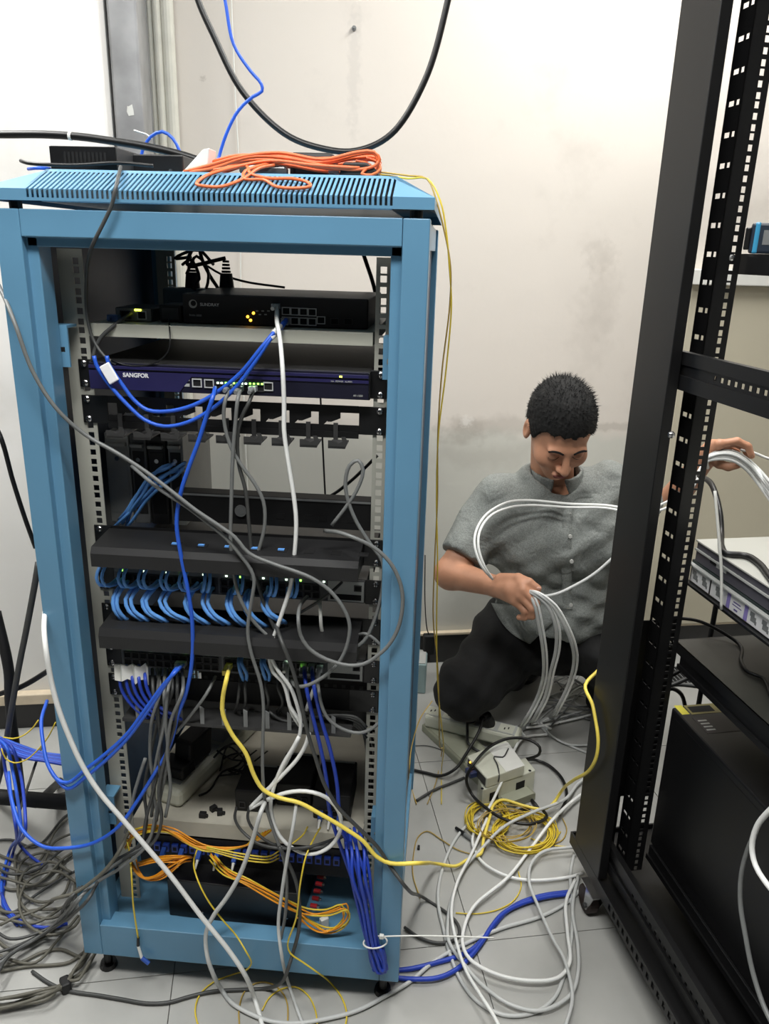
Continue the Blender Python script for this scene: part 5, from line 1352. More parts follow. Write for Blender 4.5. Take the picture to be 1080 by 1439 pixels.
cable('grey cable snaking to the right ear from the upper switch', V([(420, 862, .05), (440, 850), (455, 840), (470, 828), (480, 818, .06)], .045), .0026, C_GREYD)
cable('grey cable over the right ear of the lower switch', V([(500, 893, .06), (515, 891), (526, 898), (540, 912), (545, 918, .06)], .03), .0026, C_GREY)
cable('dark grey cable falling past the white bundle and over the right post', V([(387, 878, .03), (397, 905), (409, 935), (420, 975), (431, 1025), (444, 1068), (457, 1105), (477, 1137), (502, 1162), (530, 1190), (550, 1220)], -.004)+[A(567, 1243, -.02)]+Fl([(599, 1264), (629, 1284), (643, 1299), (645, 1313), (636, 1322), (614, 1325), (590, 1318), (568, 1303)], .006), .0034, C_GREYD)
cable('grey cable hanging in a loop at the lower right rail', V([(446, 955, .05), (448, 972), (452, 992), (461, 1010), (480, 1024), (505, 1030), (525, 1022), (537, 1010), (545, 1000, .05)], .02), .0029, C_GREY)
for k in range(4):
    cable(('highest', 'second highest', 'third', 'lowest')[k]+' grey cable slung across the dark patch bay below the lower switch', V([(378+k*2, 1000+k*4), (395, 1012+k*4), (415, 1014+k*3), (440, 1008+k*3), (470+k*3, 1005+k*2), (500, 1008+k*4), (515, 1022+k*5)], .060+.008*k), .0025, C_GREYD, group='grey cables across the patch panel')
for k in range(3):
    cable('dark cable dropping inside the right rail at the rack bottom', V([(508+k*5, 1015), (516+k*5, 1060), (517+k*4, 1110), (514+k*4, 1150), (508+k*4, 1180)], .12+.02*k), .003, C_BLACK, group='dark cables inside the right rail')
for k, px in enumerate((338, 346, 375, 392)):
    cable(['short grey cord hanging from the lower switch, leftmost of four', 'short grey cord hanging from the lower switch, second of four', 'short grey cord hanging from the lower switch, third of four', 'short grey cord hanging from the lower switch, fourth of four'][k], V([(px, 946, .07), (px-2, 965), (px-4+k*3, 985), (px-8+k*2, 1003, .08)], .05), .0026, C_GREYD)

# blue cables
cable('long blue cable running from the navy appliance down to the left floor', V([(302, 545, .05), (299, 558), (290, 585), (279, 620), (266, 655), (254, 692), (248, 735), (254, 780), (264, 830), (270, 875), (269, 935), (261, 975), (250, 1005), (239, 1047), (211, 1097), (190, 1130, .004), (166, 1162, -.008), (130, 1185, -.012), (89, 1192, -.010), (59, 1189, .0), (33, 1168), (18, 1130, .05), (12, 1085, .12)], .012), .0033, C_BLUE)
for k, lab in enumerate(('bright blue cable sweeping from the lower switch to the left post, upper one', 'bright blue cable sweeping from the lower switch to the left post, lower one')):
    dy = k*7
    P_ = V([(257-k*6, 934, .065), (246-k*4, 945+dy*.4), (230, 962+dy*.5), (205, 996+dy), (178, 1032+dy), (150, 1058+dy*1.3), (122, 1080+dy*1.5), (95, 1100+dy*1.2), (80, 1095, -.005), (67, 1074, .01), (61, 1047, .03), (58, 1015, .06), (66, 985, .12)], -.012)
    o = cable(lab, P_, .0033, C_BLUE)
    p = A(259-k*6, 930, EY); rj(o, (p[0], EY-.002, p[2]))
# blue cords from the tape tag
for k in range(5):
    x = 168+k*9
    cable(['first', 'second', 'third', 'fourth', 'fifth'][k]+' blue cord from the left curving out under the white tape', V([(x, 935, .062), (x, 955), (x+4, 972), (x+18, 992), (x+38+k*2, 1008), (x+52, 1012, .07)], .040-.004*k), .0029, C_BLUED)
a = A(164, 931, .045); b = A(214, 958, .045)
o = thing('tape_tag', 'crumpled white tape flag wrapped round the blue cords of the lower switch', 'tape', (a[0], .045, b[2]))
m = MB(); N = 9
vs_ = []
for i in range(N):
    t_ = i/(N-1); x = a[0]+(b[0]-a[0])*t_; yo = .034+.005*math.sin(i*2.1)
    zt_ = A(164+50*t_, 932+2*t_+2*math.sin(i*2.4), .04)[2]; zb_ = A(164+50*t_, 952+3*t_+3*math.sin(i*1.7), .04)[2]
    vs_ += [(x, yo, zt_), (x, yo-.003, zb_), (x, yo+.003, zt_), (x, yo, zb_)]
fs_ = []
for i in range(N-1):
    k = 4*i; fs_ += [(k, k+1, k+5, k+4), (k+2, k+6, k+7, k+3), (k, k+4, k+6, k+2), (k+1, k+3, k+7, k+5)]
fs_ += [(0, 2, 3, 1), (4*N-4, 4*N-3, 4*N-1, 4*N-2)]
m.add(vs_, fs_).build('tape', M_WHITE, o)
# patch cords of the upper switch
UP = [158, 187, 214, 244, 269, 297, 341, 387, 415]
for i, px in enumerate(UP):
    for j in range(2):
        x = A(px+j*7, 812, EY)[0]; s_ = 1 if i < 5 else -1
        P_ = [(x+.012*s_, EY-.006, .8075), (x+.008*s_, EY-.03, .806), (x, EY-.048, .812), (x-.004*s_, EY-.050, .826), (x-.002*s_, EY-.040, .840), (x+.002*s_, EY-.028, .850)]
        cable('short blue patch cord looping up from upper switch, %s from the left end' % ORD[2*i+j], P_, .0028, C_BLUEL, name='patch_cable', cat='patch cord', group='upper row of blue patch cords')
DN = [((166, 826), (174, 874)), ((184, 829), (202, 876)), ((208, 831), (230, 877)), ((230, 832), (260, 877)), ((263, 834), (288, 880)), ((284, 835), (314, 880)), ((318, 837), (343, 882)), ((342, 838), (367, 882)), ((368, 840), (393, 876))]
for i, ((tx, ty), (bx_, by_)) in enumerate(DN):
    for j in range(2):
        o_ = j*(7.5 if i in (1, 3, 5) else 5.5); bl = (-11, -12, -13, -10, -7, -2, -2, -2, -2)[i]
        P_ = V([(tx+8+o_, ty-9, EY-.004), (tx+3+o_, ty-3, EY-.030), (tx+bl*.8+o_+2, ty+(by_-ty)*.28, EY-.046), (tx+(bx_-tx)*.35+bl*.8+o_, ty+(by_-ty)*.62, EY-.050), (bx_-5+o_, by_-6, EY-.044), (bx_+3+o_, by_-1, EY-.034)], .04)
        cable('blue patch cord arching down to the lower duct, %s from the left end' % ORD[2*i+j], P_, .0033, C_BLUEL, name='patch_cable', cat='patch cord', group='lower row of blue patch cords')
for k, px in enumerate((336, 340, 368, 372)):
    cable(['first', 'second', 'third', 'fourth'][k]+' pale blue cord hanging in the middle of the lower switch', V([(px, 922, .062), (px-1, 932), (px+2+k % 2*4, 946), (px+6, 956, .06)], .048), .0029, C_BLUEL, name='patch_cable', cat='patch cord')
cable('thin white marker tube hanging right of the upper switch', V([(449, 845, .06), (450, 862, .045), (451, 880, .045), (453, 890, .05)], .04), .0030, M_WHITE, name='marker_tube', cat='cable tube')
# blue bundle in the rear left
for k, q_ in enumerate(strands(V([(168, 740, .17), (182, 722, .155), (203, 698, .15), (222, 675, .15), (240, 660, .155), (252, 650, .17)], .16), 6, .014, 35)):
    cable('pale blue cable in the tied bundle at the rear left of the rack', q_, .0030, C_BLUEL, group='tied blue bundle at rear left')
# grey bundle falling at the left inside
for k in range(8):
    x0_ = 214+k*6
    P_ = V([(x0_, 940, .062), (x0_+1-k*.6, 970), (x0_-k*1.5, 1010), (x0_-2-k*2.2, 1060), (x0_-6-k*2.4, 1110), (x0_-9-k*2.6, 1150), (x0_-22-k*3, 1185), (x0_-52-k*4, 1212), (x0_-90-k*3, 1238), (x0_-118-k*2, 1262, -.03)], .024-.003*k)
    P_ = [P_[0]]+[(p_[0]+.007*math.sin(2.1*k+1.7*i_), p_[1]+.006*math.sin(3.3*k+1.1*i_), p_[2]) for i_, p_ in enumerate(P_[1:])]
    if k % 3 == 1: P_ = P_[:6]
    cable(['first', 'second', 'third', 'fourth', 'fifth', 'sixth', 'seventh', 'eighth'][k]+' grey cable from the left in the bundle falling from the lower switch', P_+([] if k % 3 == 1 else Fl([(78-k*4, 1300+k*3), (40-k*5, 1322+k*4), (-10, 1340+k*6), (-90, 1345+k*9), (-170, 1320+k*10)], .01+.004*k)), .0030, C_GREY if k % 2 else C_GREYD)
cable('grey cable end standing up loose in the grey bundle', V([(204, 1066), (196, 1090), (188, 1118), (184, 1145), (176, 1170)], .01), .0031, C_GREY)
cable('grey cable stub hanging slantwise from the lower switch', V([(303, 950, .06), (290, 975), (268, 1005), (247, 1030)], .03), .0029, C_GREY)
# deep blue hanging bundle at the right
for k, lab in enumerate(('deep blue cable from the lower switch into the tied bundle, left one', 'deep blue cable from the lower switch into the tied bundle, right one')):
    o = cable(lab, V([(427+k*11, 938, .062), (430+k*11, 965), (440+k*11, 1010), (451+k*13, 1055), (459+k*14, 1100), (462+k*14, 1135), (470+k*10, 1165), (482+k*14, 1200), (500+k*10, 1250)], .026), .0034, C_BLUED)
    p = A(427+k*11, 934, EY); rj(o, (p[0], EY-.002, p[2]), me=RJG)
for k in range(7):
    w_ = k*3.4; j_ = [0, 5, -3, 2, -5, 4, -1][k]; d_ = [0, -.012, -.004, -.016, -.007, -.013, -.002][k]
    P_ = V([(484+w_, 1168+j_, .05), (487+w_*1.3+j_*.6, 1195, .01+d_), (493+w_*1.25-j_*.5, 1230), (503+w_*1.0+j_*.4, 1275), (513+w_*.75, 1315), (519+w_*.7-j_*.3, 1336), (521+w_*.95, 1350+j_*.5), (527+w_*.8, 1363+j_*.7), (536+w_*.3, 1362+j_), (541-w_*.2, 1348), (537-w_*.4, 1330)], -.014+d_)
    cable('deep blue cable looped in the tied bundle at the right front foot', P_, .0031, C_BLUED, group='tied deep blue bundle')
ring_ = [(lambda p: (p[0]+.021*math.cos(t_), -.020+.013*math.sin(t_), p[2]+.004*math.cos(t_)))(A(527, 1324, -.02)) for t_ in [2*math.pi*k/16 for k in range(16)]]
z_ = thing('zip_tie', 'white zip tie round the deep blue bundle with its tail sticking right', 'zip tie', ring_[0])
MB().tube(ring_, .0016, 6, closed=True).build('loop', M_WHITE, z_, smooth=True)
a = A(536, 1316, -.03); MB().box(a[0]-.004, a[0]+.004, a[1]-.003, a[1]+.003, a[2]-.004, a[2]+.004).build('head', M_WHITE, z_, bevel=.001)
MB().tube([a, A(580, 1315, -.03), A(640, 1316, -.03), A(694, 1318, -.03)], .0013, 6).build('tail', M_WHITE, z_, smooth=True)
b0 = A(536, 1360, -.02)
cable('deep blue cable leaving the bundle along the floor, upper of two', [A(530, 1350, -.02), b0]+Fl([(552, 1364), (580, 1361), (612, 1353), (640, 1345), (662, 1335), (680, 1318), (694, 1300), (710, 1282), (732, 1268), (765, 1258), (802, 1253)], .006), .0048, C_BLUED)
cable('deep blue cable leaving the bundle along the floor, lower of two', [A(526, 1362, -.02)]+Fl([(556, 1374), (585, 1376), (615, 1374), (640, 1363), (660, 1345), (678, 1322), (690, 1303), (706, 1284), (730, 1271), (765, 1261), (800, 1256)], .010), .0048, C_BLUED)

# yellow patch cable to the black rack
P_ = V([(322, 937, .058), (318, 955), (313, 980), (313, 1003), (326, 1032), (345, 1058), (357, 1090), (370, 1110), (392, 1121), (420, 1128), (450, 1144), (484, 1164), (510, 1182), (528, 1203), (548, 1213), (585, 1213, -.01)], -.006)
P_ += Fl([(615, 1214, .02), (640, 1217, .012), (653, 1210, .012), (664, 1204, .014), (675, 1200, .018), (679, 1180, .022), (688, 1148, .026), (694, 1130, .028), (706, 1124, .028), (735, 1132, .026), (762, 1137, .024), (776, 1130, .03), (787, 1114, .06)])
P_ += [tuple(BMX @ BX(x_, y_, -.012)) for x_, y_ in ((806, 1096), (828, 1082), (838, 1062), (840, 1038), (836, 1010), (832, 990))]+[(lambda q_: BL(-.006, .004, q_.z+.004))(BX(831, 982, -.012)), (lambda q_: BL(.03, .02, q_.z+.03))(BX(831, 982, -.012))]
o = cable('bright yellow patch cable from lower switch over the floor to black rack', P_, .0037, C_YELL); p = A(323, 933, EY); rj(o, (p[0], EY-.002, p[2]), me=mesh_multi('rj45y', [(MB().box(-.0055, .0055, -.014, 0, -.004, .004), C_YELL), (MB().box(-.005, .005, -.03, -.014, -.005, .004), C_YELL)]))

# amber fibre bundles at the bottom
for k, q_ in enumerate(strands(V([(176, 1190, .06), (188, 1170, .03), (215, 1163), (245, 1170), (270, 1184), (292, 1190)], .024), 8, .0062, 31)):
    e_ = V([(322+k*4, 1194-k*1.0, .03), (346+k*4, 1188-k*2.2, .05), (357+k*4, 1174-k*1.5, .075)], .03)
    cable('amber fibre in the upper bundle under the lower shelf', q_+e_, .0015, C_FIBO if k % 3 else C_FIBY, name='fiber_cable', group='upper amber fibre bundle')
for k, q_ in enumerate(strands(V([(186, 1212, .04), (191, 1226), (204, 1236), (222, 1233), (240, 1220), (256, 1209), (270, 1206, .05), (250, 1207), (222, 1209), (198, 1214)], .022), 6, .006, 32)):
    cable('amber fibre coiled in the lower left bundle of the rack base', q_, .0015, C_FIBO, name='fiber_cable', group='lower left amber fibre coil')
for k, q_ in enumerate(strands(V([(300, 1205, .06), (318, 1226, .03), (350, 1241), (385, 1258), (412, 1275), (434, 1284), (460, 1282), (482, 1276), (488, 1291), (478, 1305), (458, 1310), (440, 1300), (422, 1286)], .014), 6, .0075, 33)):
    cable('amber fibre running diagonally over the flat black box', q_, .0015, C_FIBO if k % 2 else C_FIBY, name='fiber_cable', group='diagonal amber fibre bundle')
for k in range(3):
    cable('amber fibre curve from the upper bundle to the black boxes', V([(290, 1190+k*2), (340, 1200+k*4), (375, 1204+k*4), (392, 1196+k*5, .06)], .02), .0014, C_FIBY, name='fiber_cable', group='upper amber fibre curves')
cable('yellow fibre hanging to the front beam at the left with a pale end', V([(178, 1180, .05), (182, 1198, .03), (185, 1235), (187, 1270), (191, 1300), (194, 1318)], -.006), .0016, C_FIBY, name='fiber_cable')
t = thing('fiber_plug', 'pale fibre plug dangling in front of the lower left beam', 'fibre plug', A(194, 1345, -.008))
MB().cyl(A(194, 1318, -.006), A(194, 1329, -.008), .0028, .003, 8).build('boot', M_BLACK, t); MB().cyl(A(194, 1329, -.008), A(199, 1346, -.010), .0028, .0028, 8).build('sleeve', M_WHITE, t); MB().cyl(A(199, 1346, -.010), A(209, 1354, -.012), .004, .004, 8).build('tip', mat('plug_sc_blue', (40, 78, 160), .4), t)
cable('yellow fibre from the blue plug crossing the front beam into a floor loop', V([(278, 1190, .07), (272, 1212, .03), (276, 1232, .0), (290, 1262), (312, 1292), (332, 1315)], -.012)+[A(346, 1338, -.03), A(353, 1352, -.025), A(346, 1363, -.01)]+Fl([(325, 1370), (300, 1380), (281, 1397), (274, 1420), (281, 1450)], .004), .0015, C_FIBY, name='fiber_cable')
cable('yellow fibre from the right fibre box down past the black box to the floor', V([(450, 1163, .08), (440, 1180, .03), (430, 1202, -.0), (422, 1240), (416, 1290), (404, 1328), (408, 1340), (425, 1352), (445, 1366)], -.018)+Fl([(465, 1382), (479, 1400), (487, 1425), (482, 1455)], .004), .0016, C_FIBY, name='fiber_cable')
cable('short yellow fibre from a white plug to the shelf front', V([(432, 1162, .085), (424, 1175, .04), (410, 1186, .02)], .03), .0015, C_FIBY, name='fiber_cable')
cable('yellow fibre ring on the floor below the front beam', Fl([(338, 1460), (336, 1415), (346, 1390), (366, 1380), (388, 1386), (402, 1405), (404, 1435), (398, 1465)], .003), .0014, C_FIBT, name='fiber_cable')
cable('yellow fibre arc on the floor right of the fibre ring', Fl([(368, 1420), (378, 1402), (395, 1390), (415, 1387), (432, 1398), (443, 1420), (446, 1450)], .003), .0014, C_FIBY, name='fiber_cable')
for k, (xx, lab) in enumerate(((334, 'grey cord curling from the squat fibre box, left one'), (352, 'grey cord curling from the squat fibre box, right one'))):
    cable(lab, V([(xx-2, 1135, .10), (xx-4, 1150, .06), (xx+6, 1168, .02), (xx+28, 1185), (xx+60, 1192), (xx+100, 1190), (488, 1172, .07)], .008+.006*k), .0027, C_GREYD)
# pale cables over the bottom beam
cable('pale grey cable over the front beam and along the floor to the right', V([(372, 1128, .0), (366, 1142), (354, 1183), (336, 1231), (318, 1262), (301, 1285), (289, 1313)], -.02)+[A(291, 1343, -.035), A(299, 1368, -.035)]+Fl([(312, 1392), (325, 1409), (350, 1424), (380, 1435), (416, 1438), (457, 1432), (502, 1420), (546, 1397), (575, 1380), (611, 1350), (658, 1324), (706, 1304), (759, 1288), (798, 1267), (815, 1250)], .006), .0040, C_GREYW)
cable('pale grey cable dropping straight over the black box and front beam', V([(417, 1125, .0), (411, 1165), (404, 1203), (396, 1254), (391, 1302)], -.022)+[A(396, 1345, -.035)]+Fl([(407, 1388), (418, 1420), (430, 1450), (470, 1530), (540, 1590)], .006), .0032, C_GREYW)
cable('dark grey cable bending down in front of the black box', V([(392, 1190), (405, 1213), (416, 1240), (421, 1275), (419, 1310), (411, 1340)], -.012)+[A(405, 1360, -.03), A(396, 1380, -.022)]+Fl([(372, 1389), (335, 1391), (300, 1393), (268, 1400), (235, 1409), (205, 1410), (175, 1405), (140, 1399), (95, 1392), (70, 1382), (45, 1365)], .005), .0034, C_GREYD)

# ------------------------------------------------------------------ floor cables in the middle
FW = [
 ('white cable ring on the floor, outermost from the wall box side', [(691, 1140), (658, 1158), (635, 1187), (620, 1226), (615, 1264), (623, 1306), (632, 1341), (647, 1377), (670, 1407), (706, 1426), (747, 1424), (777, 1404), (792, 1371), (801, 1332), (804, 1288), (801, 1229), (806, 1200)], .0038),
 ('white cable curving from behind the wall box down to the black rack foot', [(768, 1032), (741, 1035), (721, 1056, .07), (706, 1095, .07), (688, 1133, .03), (667, 1166), (664, 1187), (679, 1213), (712, 1231), (747, 1237), (801, 1232), (820, 1226)], .0036),
 ('white cable from the black rack over the yellow coil, forming the middle ring', [(824, 1092), (812, 1101), (792, 1124, .03), (747, 1142, .04), (706, 1163, .035), (676, 1193, .02), (653, 1219), (635, 1261), (629, 1296), (630, 1322), (650, 1353), (679, 1386), (718, 1412), (759, 1420), (801, 1398), (812, 1365), (811, 1324), (804, 1279), (812, 1230)], .0038),
 ('white cable looping widest toward the camera, then to the rack foot', [(828, 1110), (814, 1118), (777, 1151, .03), (747, 1190, .012), (712, 1234), (667, 1272), (653, 1299), (650, 1328), (660, 1348), (694, 1368), (741, 1378), (783, 1374), (800, 1353), (797, 1310), (795, 1267), (808, 1236)], .0038),
 ('white cable with a tight bend beside the rack caster', [(812, 1190), (799, 1191), (765, 1196), (747, 1212), (743, 1238), (759, 1281), (777, 1320), (792, 1347), (804, 1400), (796, 1436), (780, 1480), (730, 1520), (680, 1530)], .0036),
 ('white cable inner ring nearest the blue rack', [(684, 1150), (662, 1200), (642, 1240), (634, 1280), (640, 1320), (655, 1365), (676, 1400), (695, 1430), (715, 1470), (750, 1510)], .0034),
]
for i, (lab, pts, r_) in enumerate(FW):
    cable(lab, Fl(pts, .005+.0045*i), r_, C_WHITE if i % 2 else C_GREYW)
cable('white cable from the power strip towards the black rack, upper one', Fl([(716, 1022), (745, 1018), (780, 1010), (812, 1001), (845, 990)], .008), .0034, C_GREYW)
cable('white cable from the power strip towards the black rack, lower one', Fl([(716, 1024), (755, 1021), (790, 1014), (820, 1007), (845, 1000)], .013), .0034, C_WHITE)
cable('pale cable bending from the power strip end to the rack post', Fl([(758, 1018), (768, 1030), (790, 1043), (822, 1057), (845, 1066)], .005), .0032, C_GREYW)
cable('second pale cable lying just above the bending one', Fl([(760, 1016), (775, 1034), (798, 1046), (825, 1047), (845, 1047)], .009), .003, C_GREYW)
r3 = random.Random(21)
for k in range(16):
    x1 = r3.uniform(835, 865); y1 = r3.uniform(945, 1005); x0_ = r3.uniform(735, 790); y0_ = r3.uniform(940, 1020)
    cable('thin grey cable in the loose heap on the floor beside the man', Fl([(x0_, y0_), (x0_*.7+x1*.3, y0_*.7+y1*.3+r3.uniform(-14, 14)), (x0_*.35+x1*.65, y0_*.35+y1*.65+r3.uniform(-14, 14)), (x1, y1)], .005+.003*(k % 6)), .0026, C_GREY if k % 3 else C_GREYW, group='loose cable heap beside the man')
# black mains leads
cable('black mains lead from the floor strip plug to behind the blue rack', [PLG1, (PLG1[0]-.012, PLG1[1]-.04, .085), tuple(G(653, 1062, .05)), tuple(G(640, 1080, .035)), tuple(G(620, 1090, .01)), tuple(G(598, 1086, .006)), tuple(G(572, 1080, .006))], .0042, C_BLACK, name='power_cable')
cable('black mains lead from the middle plug crossing under the strip', [PLG2, (PLG2[0]+.002, PLG2[1]-.03, .06), tuple(G(658, 1045, .045)), tuple(G(672, 1056, .032)), tuple(G(690, 1062, .03))], .0042, C_BLACK, name='power_cable')
cable('black cable arching over the optical terminal and round the yellow coil', Fl([(785, 1145, .02), (796, 1118, .012), (788, 1092, .008), (768, 1074, .008), (752, 1068, .01)])+Fl([(735, 1068, .05), (757, 1060, .09), (758, 1050, .11), (744, 1040, .12), (720, 1037, .125), (695, 1045, .12), (668, 1070, .11), (655, 1094, .07), (662, 1115, .03), (682, 1135, .03), (710, 1152, .03), (745, 1158, .03), (768, 1148, .025), (762, 1138, .02)]), .0040, C_BLACK, name='power_cable')
cable('thin grey wire over the white optical terminal lid', Fl([(714, 1052, .10), (706, 1064, .098), (694, 1063, .0985), (699, 1076, .0985), (701, 1092, .09), (697, 1106, .05), (690, 1122, .02)]), .0018, C_GREYD, name='power_cable')
cable('dark cable on the floor from the blue rack towards the trunking', Fl([(585, 1125), (610, 1110), (635, 1100), (652, 1093)], .005), .0036, C_GREYD, name='power_cable')
cable('thin dark wire curving along the floor left of the trunking', Fl([(582, 1048), (600, 1048), (620, 1054), (640, 1068)], .003), .0012, C_GREYD, name='power_cable')
# yellow fibre coils
def coil(cx, cy, rx, ry, n, seed, z=.004):
    k = random.Random(seed); pts = []
    for i in range(n*10):
        t_ = 2*math.pi*i/10.; f_ = 1+k.uniform(-.05, .05)+.16*math.sin(i*.131+seed)
        pts.append(G(cx+rx*f_*math.cos(t_)+k.uniform(-2, 2), cy+ry*f_*math.sin(t_)+k.uniform(-1.5, 1.5), z+.018*i/(n*10)))
    return pts
cable('yellow fibre coil on the floor in front of the white boxes, upper left coil', coil(686, 1150, 27, 23, 12, 1), .0014, C_FIBY, name='fiber_cable')
cable('yellow fibre coil on the floor in front of the white boxes, right coil', coil(738, 1170, 40, 25, 14, 2), .0014, C_FIBY, name='fiber_cable')
cable('tan fibre strands tangled between the two yellow coils', coil(712, 1158, 36, 22, 5, 3, .016), .0012, C_FIBT, name='fiber_cable')
cable('yellow fibre arc wandering left of the coil past the dust cap', Fl([(690, 1175), (672, 1200), (645, 1195), (620, 1180), (600, 1168), (588, 1175), (581, 1200), (580, 1230), (590, 1262)], .003), .0014, C_FIBT, name='fiber_cable')
cable('yellow fibre arc on the floor under the white rings', Fl([(728, 1225), (732, 1245), (722, 1265), (700, 1278), (670, 1284), (640, 1283)], .003), .0014, C_FIBY, name='fiber_cable')
cable('yellow fibre running from the coil to the black rack base', Fl([(745, 1178), (765, 1185), (785, 1189), (800, 1190), (815, 1192)], .004), .0014, C_FIBY, name='fiber_cable')
cable('yellow fibre loop between the coil and the black rack', Fl([(790, 1150), (796, 1165), (790, 1180), (778, 1186)], .004), .0014, C_FIBT, name='fiber_cable')
cable('tan fibre hanging behind the blue rack post to the floor', [A(607, 985, .55), A(590, 1010, .5), A(578, 1050, .45), A(575, 1080, .40)]+Fl([(577, 1105), (585, 1130)], .004), .0014, C_FIBT, name='fiber_cable')

# ------------------------------------------------------------------ cables in the man's hands
HND = np.array(A(740, 836, .675))
for k, (lab, pts) in enumerate((
    ('white cable arching round the man\'s arm, outer strand', [(690, 812, .70), (676, 795, .68), (667, 770, .70), (668, 748, .74), (684, 722, .80), (712, 706, .83), (740, 703, .85), (800, 708, .84), (850, 710, .80), (905, 716, .78), (960, 690, .80), (990, 648, .84)]),
    ('white cable arching round the man\'s arm, inner strand', [(692, 814, .70), (680, 795, .685), (672, 770, .70), (674, 746, .74), (690, 724, .79), (716, 713, .82), (745, 710, .84), (800, 713, .83), (850, 714, .79), (905, 722, .77), (960, 700, .79), (990, 655, .83)]))):
    cable(lab, V(pts, .8), .0033, C_WHITE, group='cables in the man\'s hands')
HSTR = [
 ('pale cable falling from the man\'s right hand, left strand', [(734, 834, .694), (743, 835, .672), (750, 848, .655), (757, 880, .66), (763, 920, .69), (762, 955, .74), (752, 985, .78), (738, 1010, .80)], .005),
 ('pale cable falling from the man\'s right hand, middle strand', [(734, 832, .694), (748, 834, .664), (768, 850, .65), (780, 880, .655), (781, 910, .68), (773, 945, .72), (765, 980, .76), (752, 1005, .79)], .005),
 ('pale cable falling from the man\'s right hand, right strand', [(735, 830, .694), (752, 833, .660), (775, 850, .645), (793, 880, .65), (803, 905, .67), (806, 930, .71), (798, 962, .76), (782, 995, .80)], .005),
 ('pale cable from the man\'s right hand slanting up behind the post', [(736, 832, .694), (755, 838, .668), (780, 835, .67), (805, 824, .68), (835, 806, .70), (865, 780, .72), (895, 755, .74)], .0045),
]
HEND = [Fl([(722, 1024), (700, 1030), (680, 1036)], .010), Fl([(742, 1016), (728, 1026), (735, 1036)], .012), Fl([(770, 1008), (756, 1016), (770, 1024)], .010), []]
for k_, (lab, pts, r_) in enumerate(HSTR): cable(lab, V(pts, .7)+HEND[k_], r_*.85, C_GREYW, group='cables in the man\'s hands')
for k in range(3):
    lab_ = ['thin white cable beside the left falling strand', 'thin white cable beside the middle falling strand', 'thin white cable beside the right falling strand'][k]
    cable(lab_, off(V(HSTR[k][1], .7)+HEND[k], (.008, -.003, .002)), .0030, C_WHITE, group='cables in the man\'s hands')
cable('thick grey cable arching on the floor under the man\'s knee', Fl([(765, 990), (752, 1006), (738, 1022), (722, 1030), (706, 1034)], .012), .006, C_GREY)
LHY = .835
for k in range(6):
    P_ = V([(988+k*1.2, 650+k*1.5, LHY+.02), (995, 641-k*1.2+k*2.5), (1010, 634+k*2.2), (1028, 634+k*2.6), (1045, 642+k*3), (1062, 656+k*4), (1080, 676+k*5, LHY-.06), (1105, 708+k*6, LHY-.12), (1130, 745+k*6, LHY-.18)], LHY-.012*(k % 3))
    cable(['topmost', 'second', 'third', 'fourth', 'fifth', 'lowest'][k]+' white cable of the sheaf in the man\'s left hand', P_, .0040, C_WHITE if k % 2 else C_GREYW, group='cables in the man\'s hands')
cable('cream cable leaving the left hand flat towards the right edge', V([(1040, 632), (1058, 636), (1075, 643), (1100, 650)], LHY+.03), .0034, C_WHITE)

# ------------------------------------------------------------------ cables in the black rack
cable('thick black cable bending over the pale server top in the black rack', [A(982, 668, .55), A(1000, 682, .45), A(1011, 720, .38), A(1013, 750, .34)]+[tuple(BMX @ Vector((q_.x, q_.y, .862))) for q_ in (BZ(1014, 770, .862), BZ(1020, 778, .862), BZ(1048, 781, .862), BZ(1066, 792, .862), BZ(1082, 812, .862), BZ(1110, 850, .862))], .0058, C_BLACK, name='power_cable')
pz_ = [BX(1004, 690, .06), BX(1010, 760, .075), BX(1013, 800, .085), BX(1013, 856, .098)]
t = cable('thin white stick of cable hanging in front of the picture labels', [tuple(BMX @ q_) for q_ in pz_], .0026, M_WHITE, name='cable_stub')
cable('thin black cable trailing over the wide shelf in the black rack', [tuple(BMX @ BX(948, 868, .11)), tuple(BMX @ BX(985, 874, .16))]+[tuple(BMX @ Vector((q_.x, q_.y, .653))) for q_ in (BZ(1038, 905, .653), BZ(1041, 930, .653), BZ(1052, 945, .653), BZ(1070, 952, .653), BZ(1085, 985, .653))], .0034, C_BLACK, name='power_cable')
cable('black upright cable behind the lower server', [tuple(BMX @ Vector((.30, .05, z_))) for z_ in (.02, .3, .6, .78)], .006, C_BLACK, name='power_cable')
for k, pl_ in enumerate((((925, 958), (945, 948), (958, 941), (972, 934)), ((925, 968), (948, 961), (968, 952), (980, 946)), ((925, 962), (955, 962), (985, 966), (1003, 972), (1018, 984)), ((925, 970), (945, 968), (957, 976), (962, 992), (964, 1010)))):
    cable(['uppermost', 'second', 'third', 'lowest'][k]+' dark cable end behind the UPS under the wide shelf', [tuple(BMX @ BY(x_, y_, .02+.012*k)) for x_, y_ in pl_], .0048, (C_BLACK, C_GREYD, C_GREY, C_BLACK)[k], name='power_cable')
q_ = [BX(x, y, -.012) for x, y in ((1330, 1010), (1200, 1060), (1110, 1115), (1080, 1140), (1063, 1162), (1056, 1190), (1061, 1216), (1080, 1246), (1110, 1275), (1200, 1350))]
cable('white cable looping in at the right edge before the black rack', [tuple(BMX @ p_) for p_ in q_], .0040, C_WHITE)
q_ = [BX(x, y, -.006) for x, y in ((1062, 1168), (1050, 1195), (1041, 1230), (1040, 1270), (1047, 1315), (1057, 1365), (1072, 1412), (1090, 1450))]
cable('grey cable hanging beside the white loop before the black rack', [tuple(BMX @ p_) for p_ in q_], .0036, C_GREY)

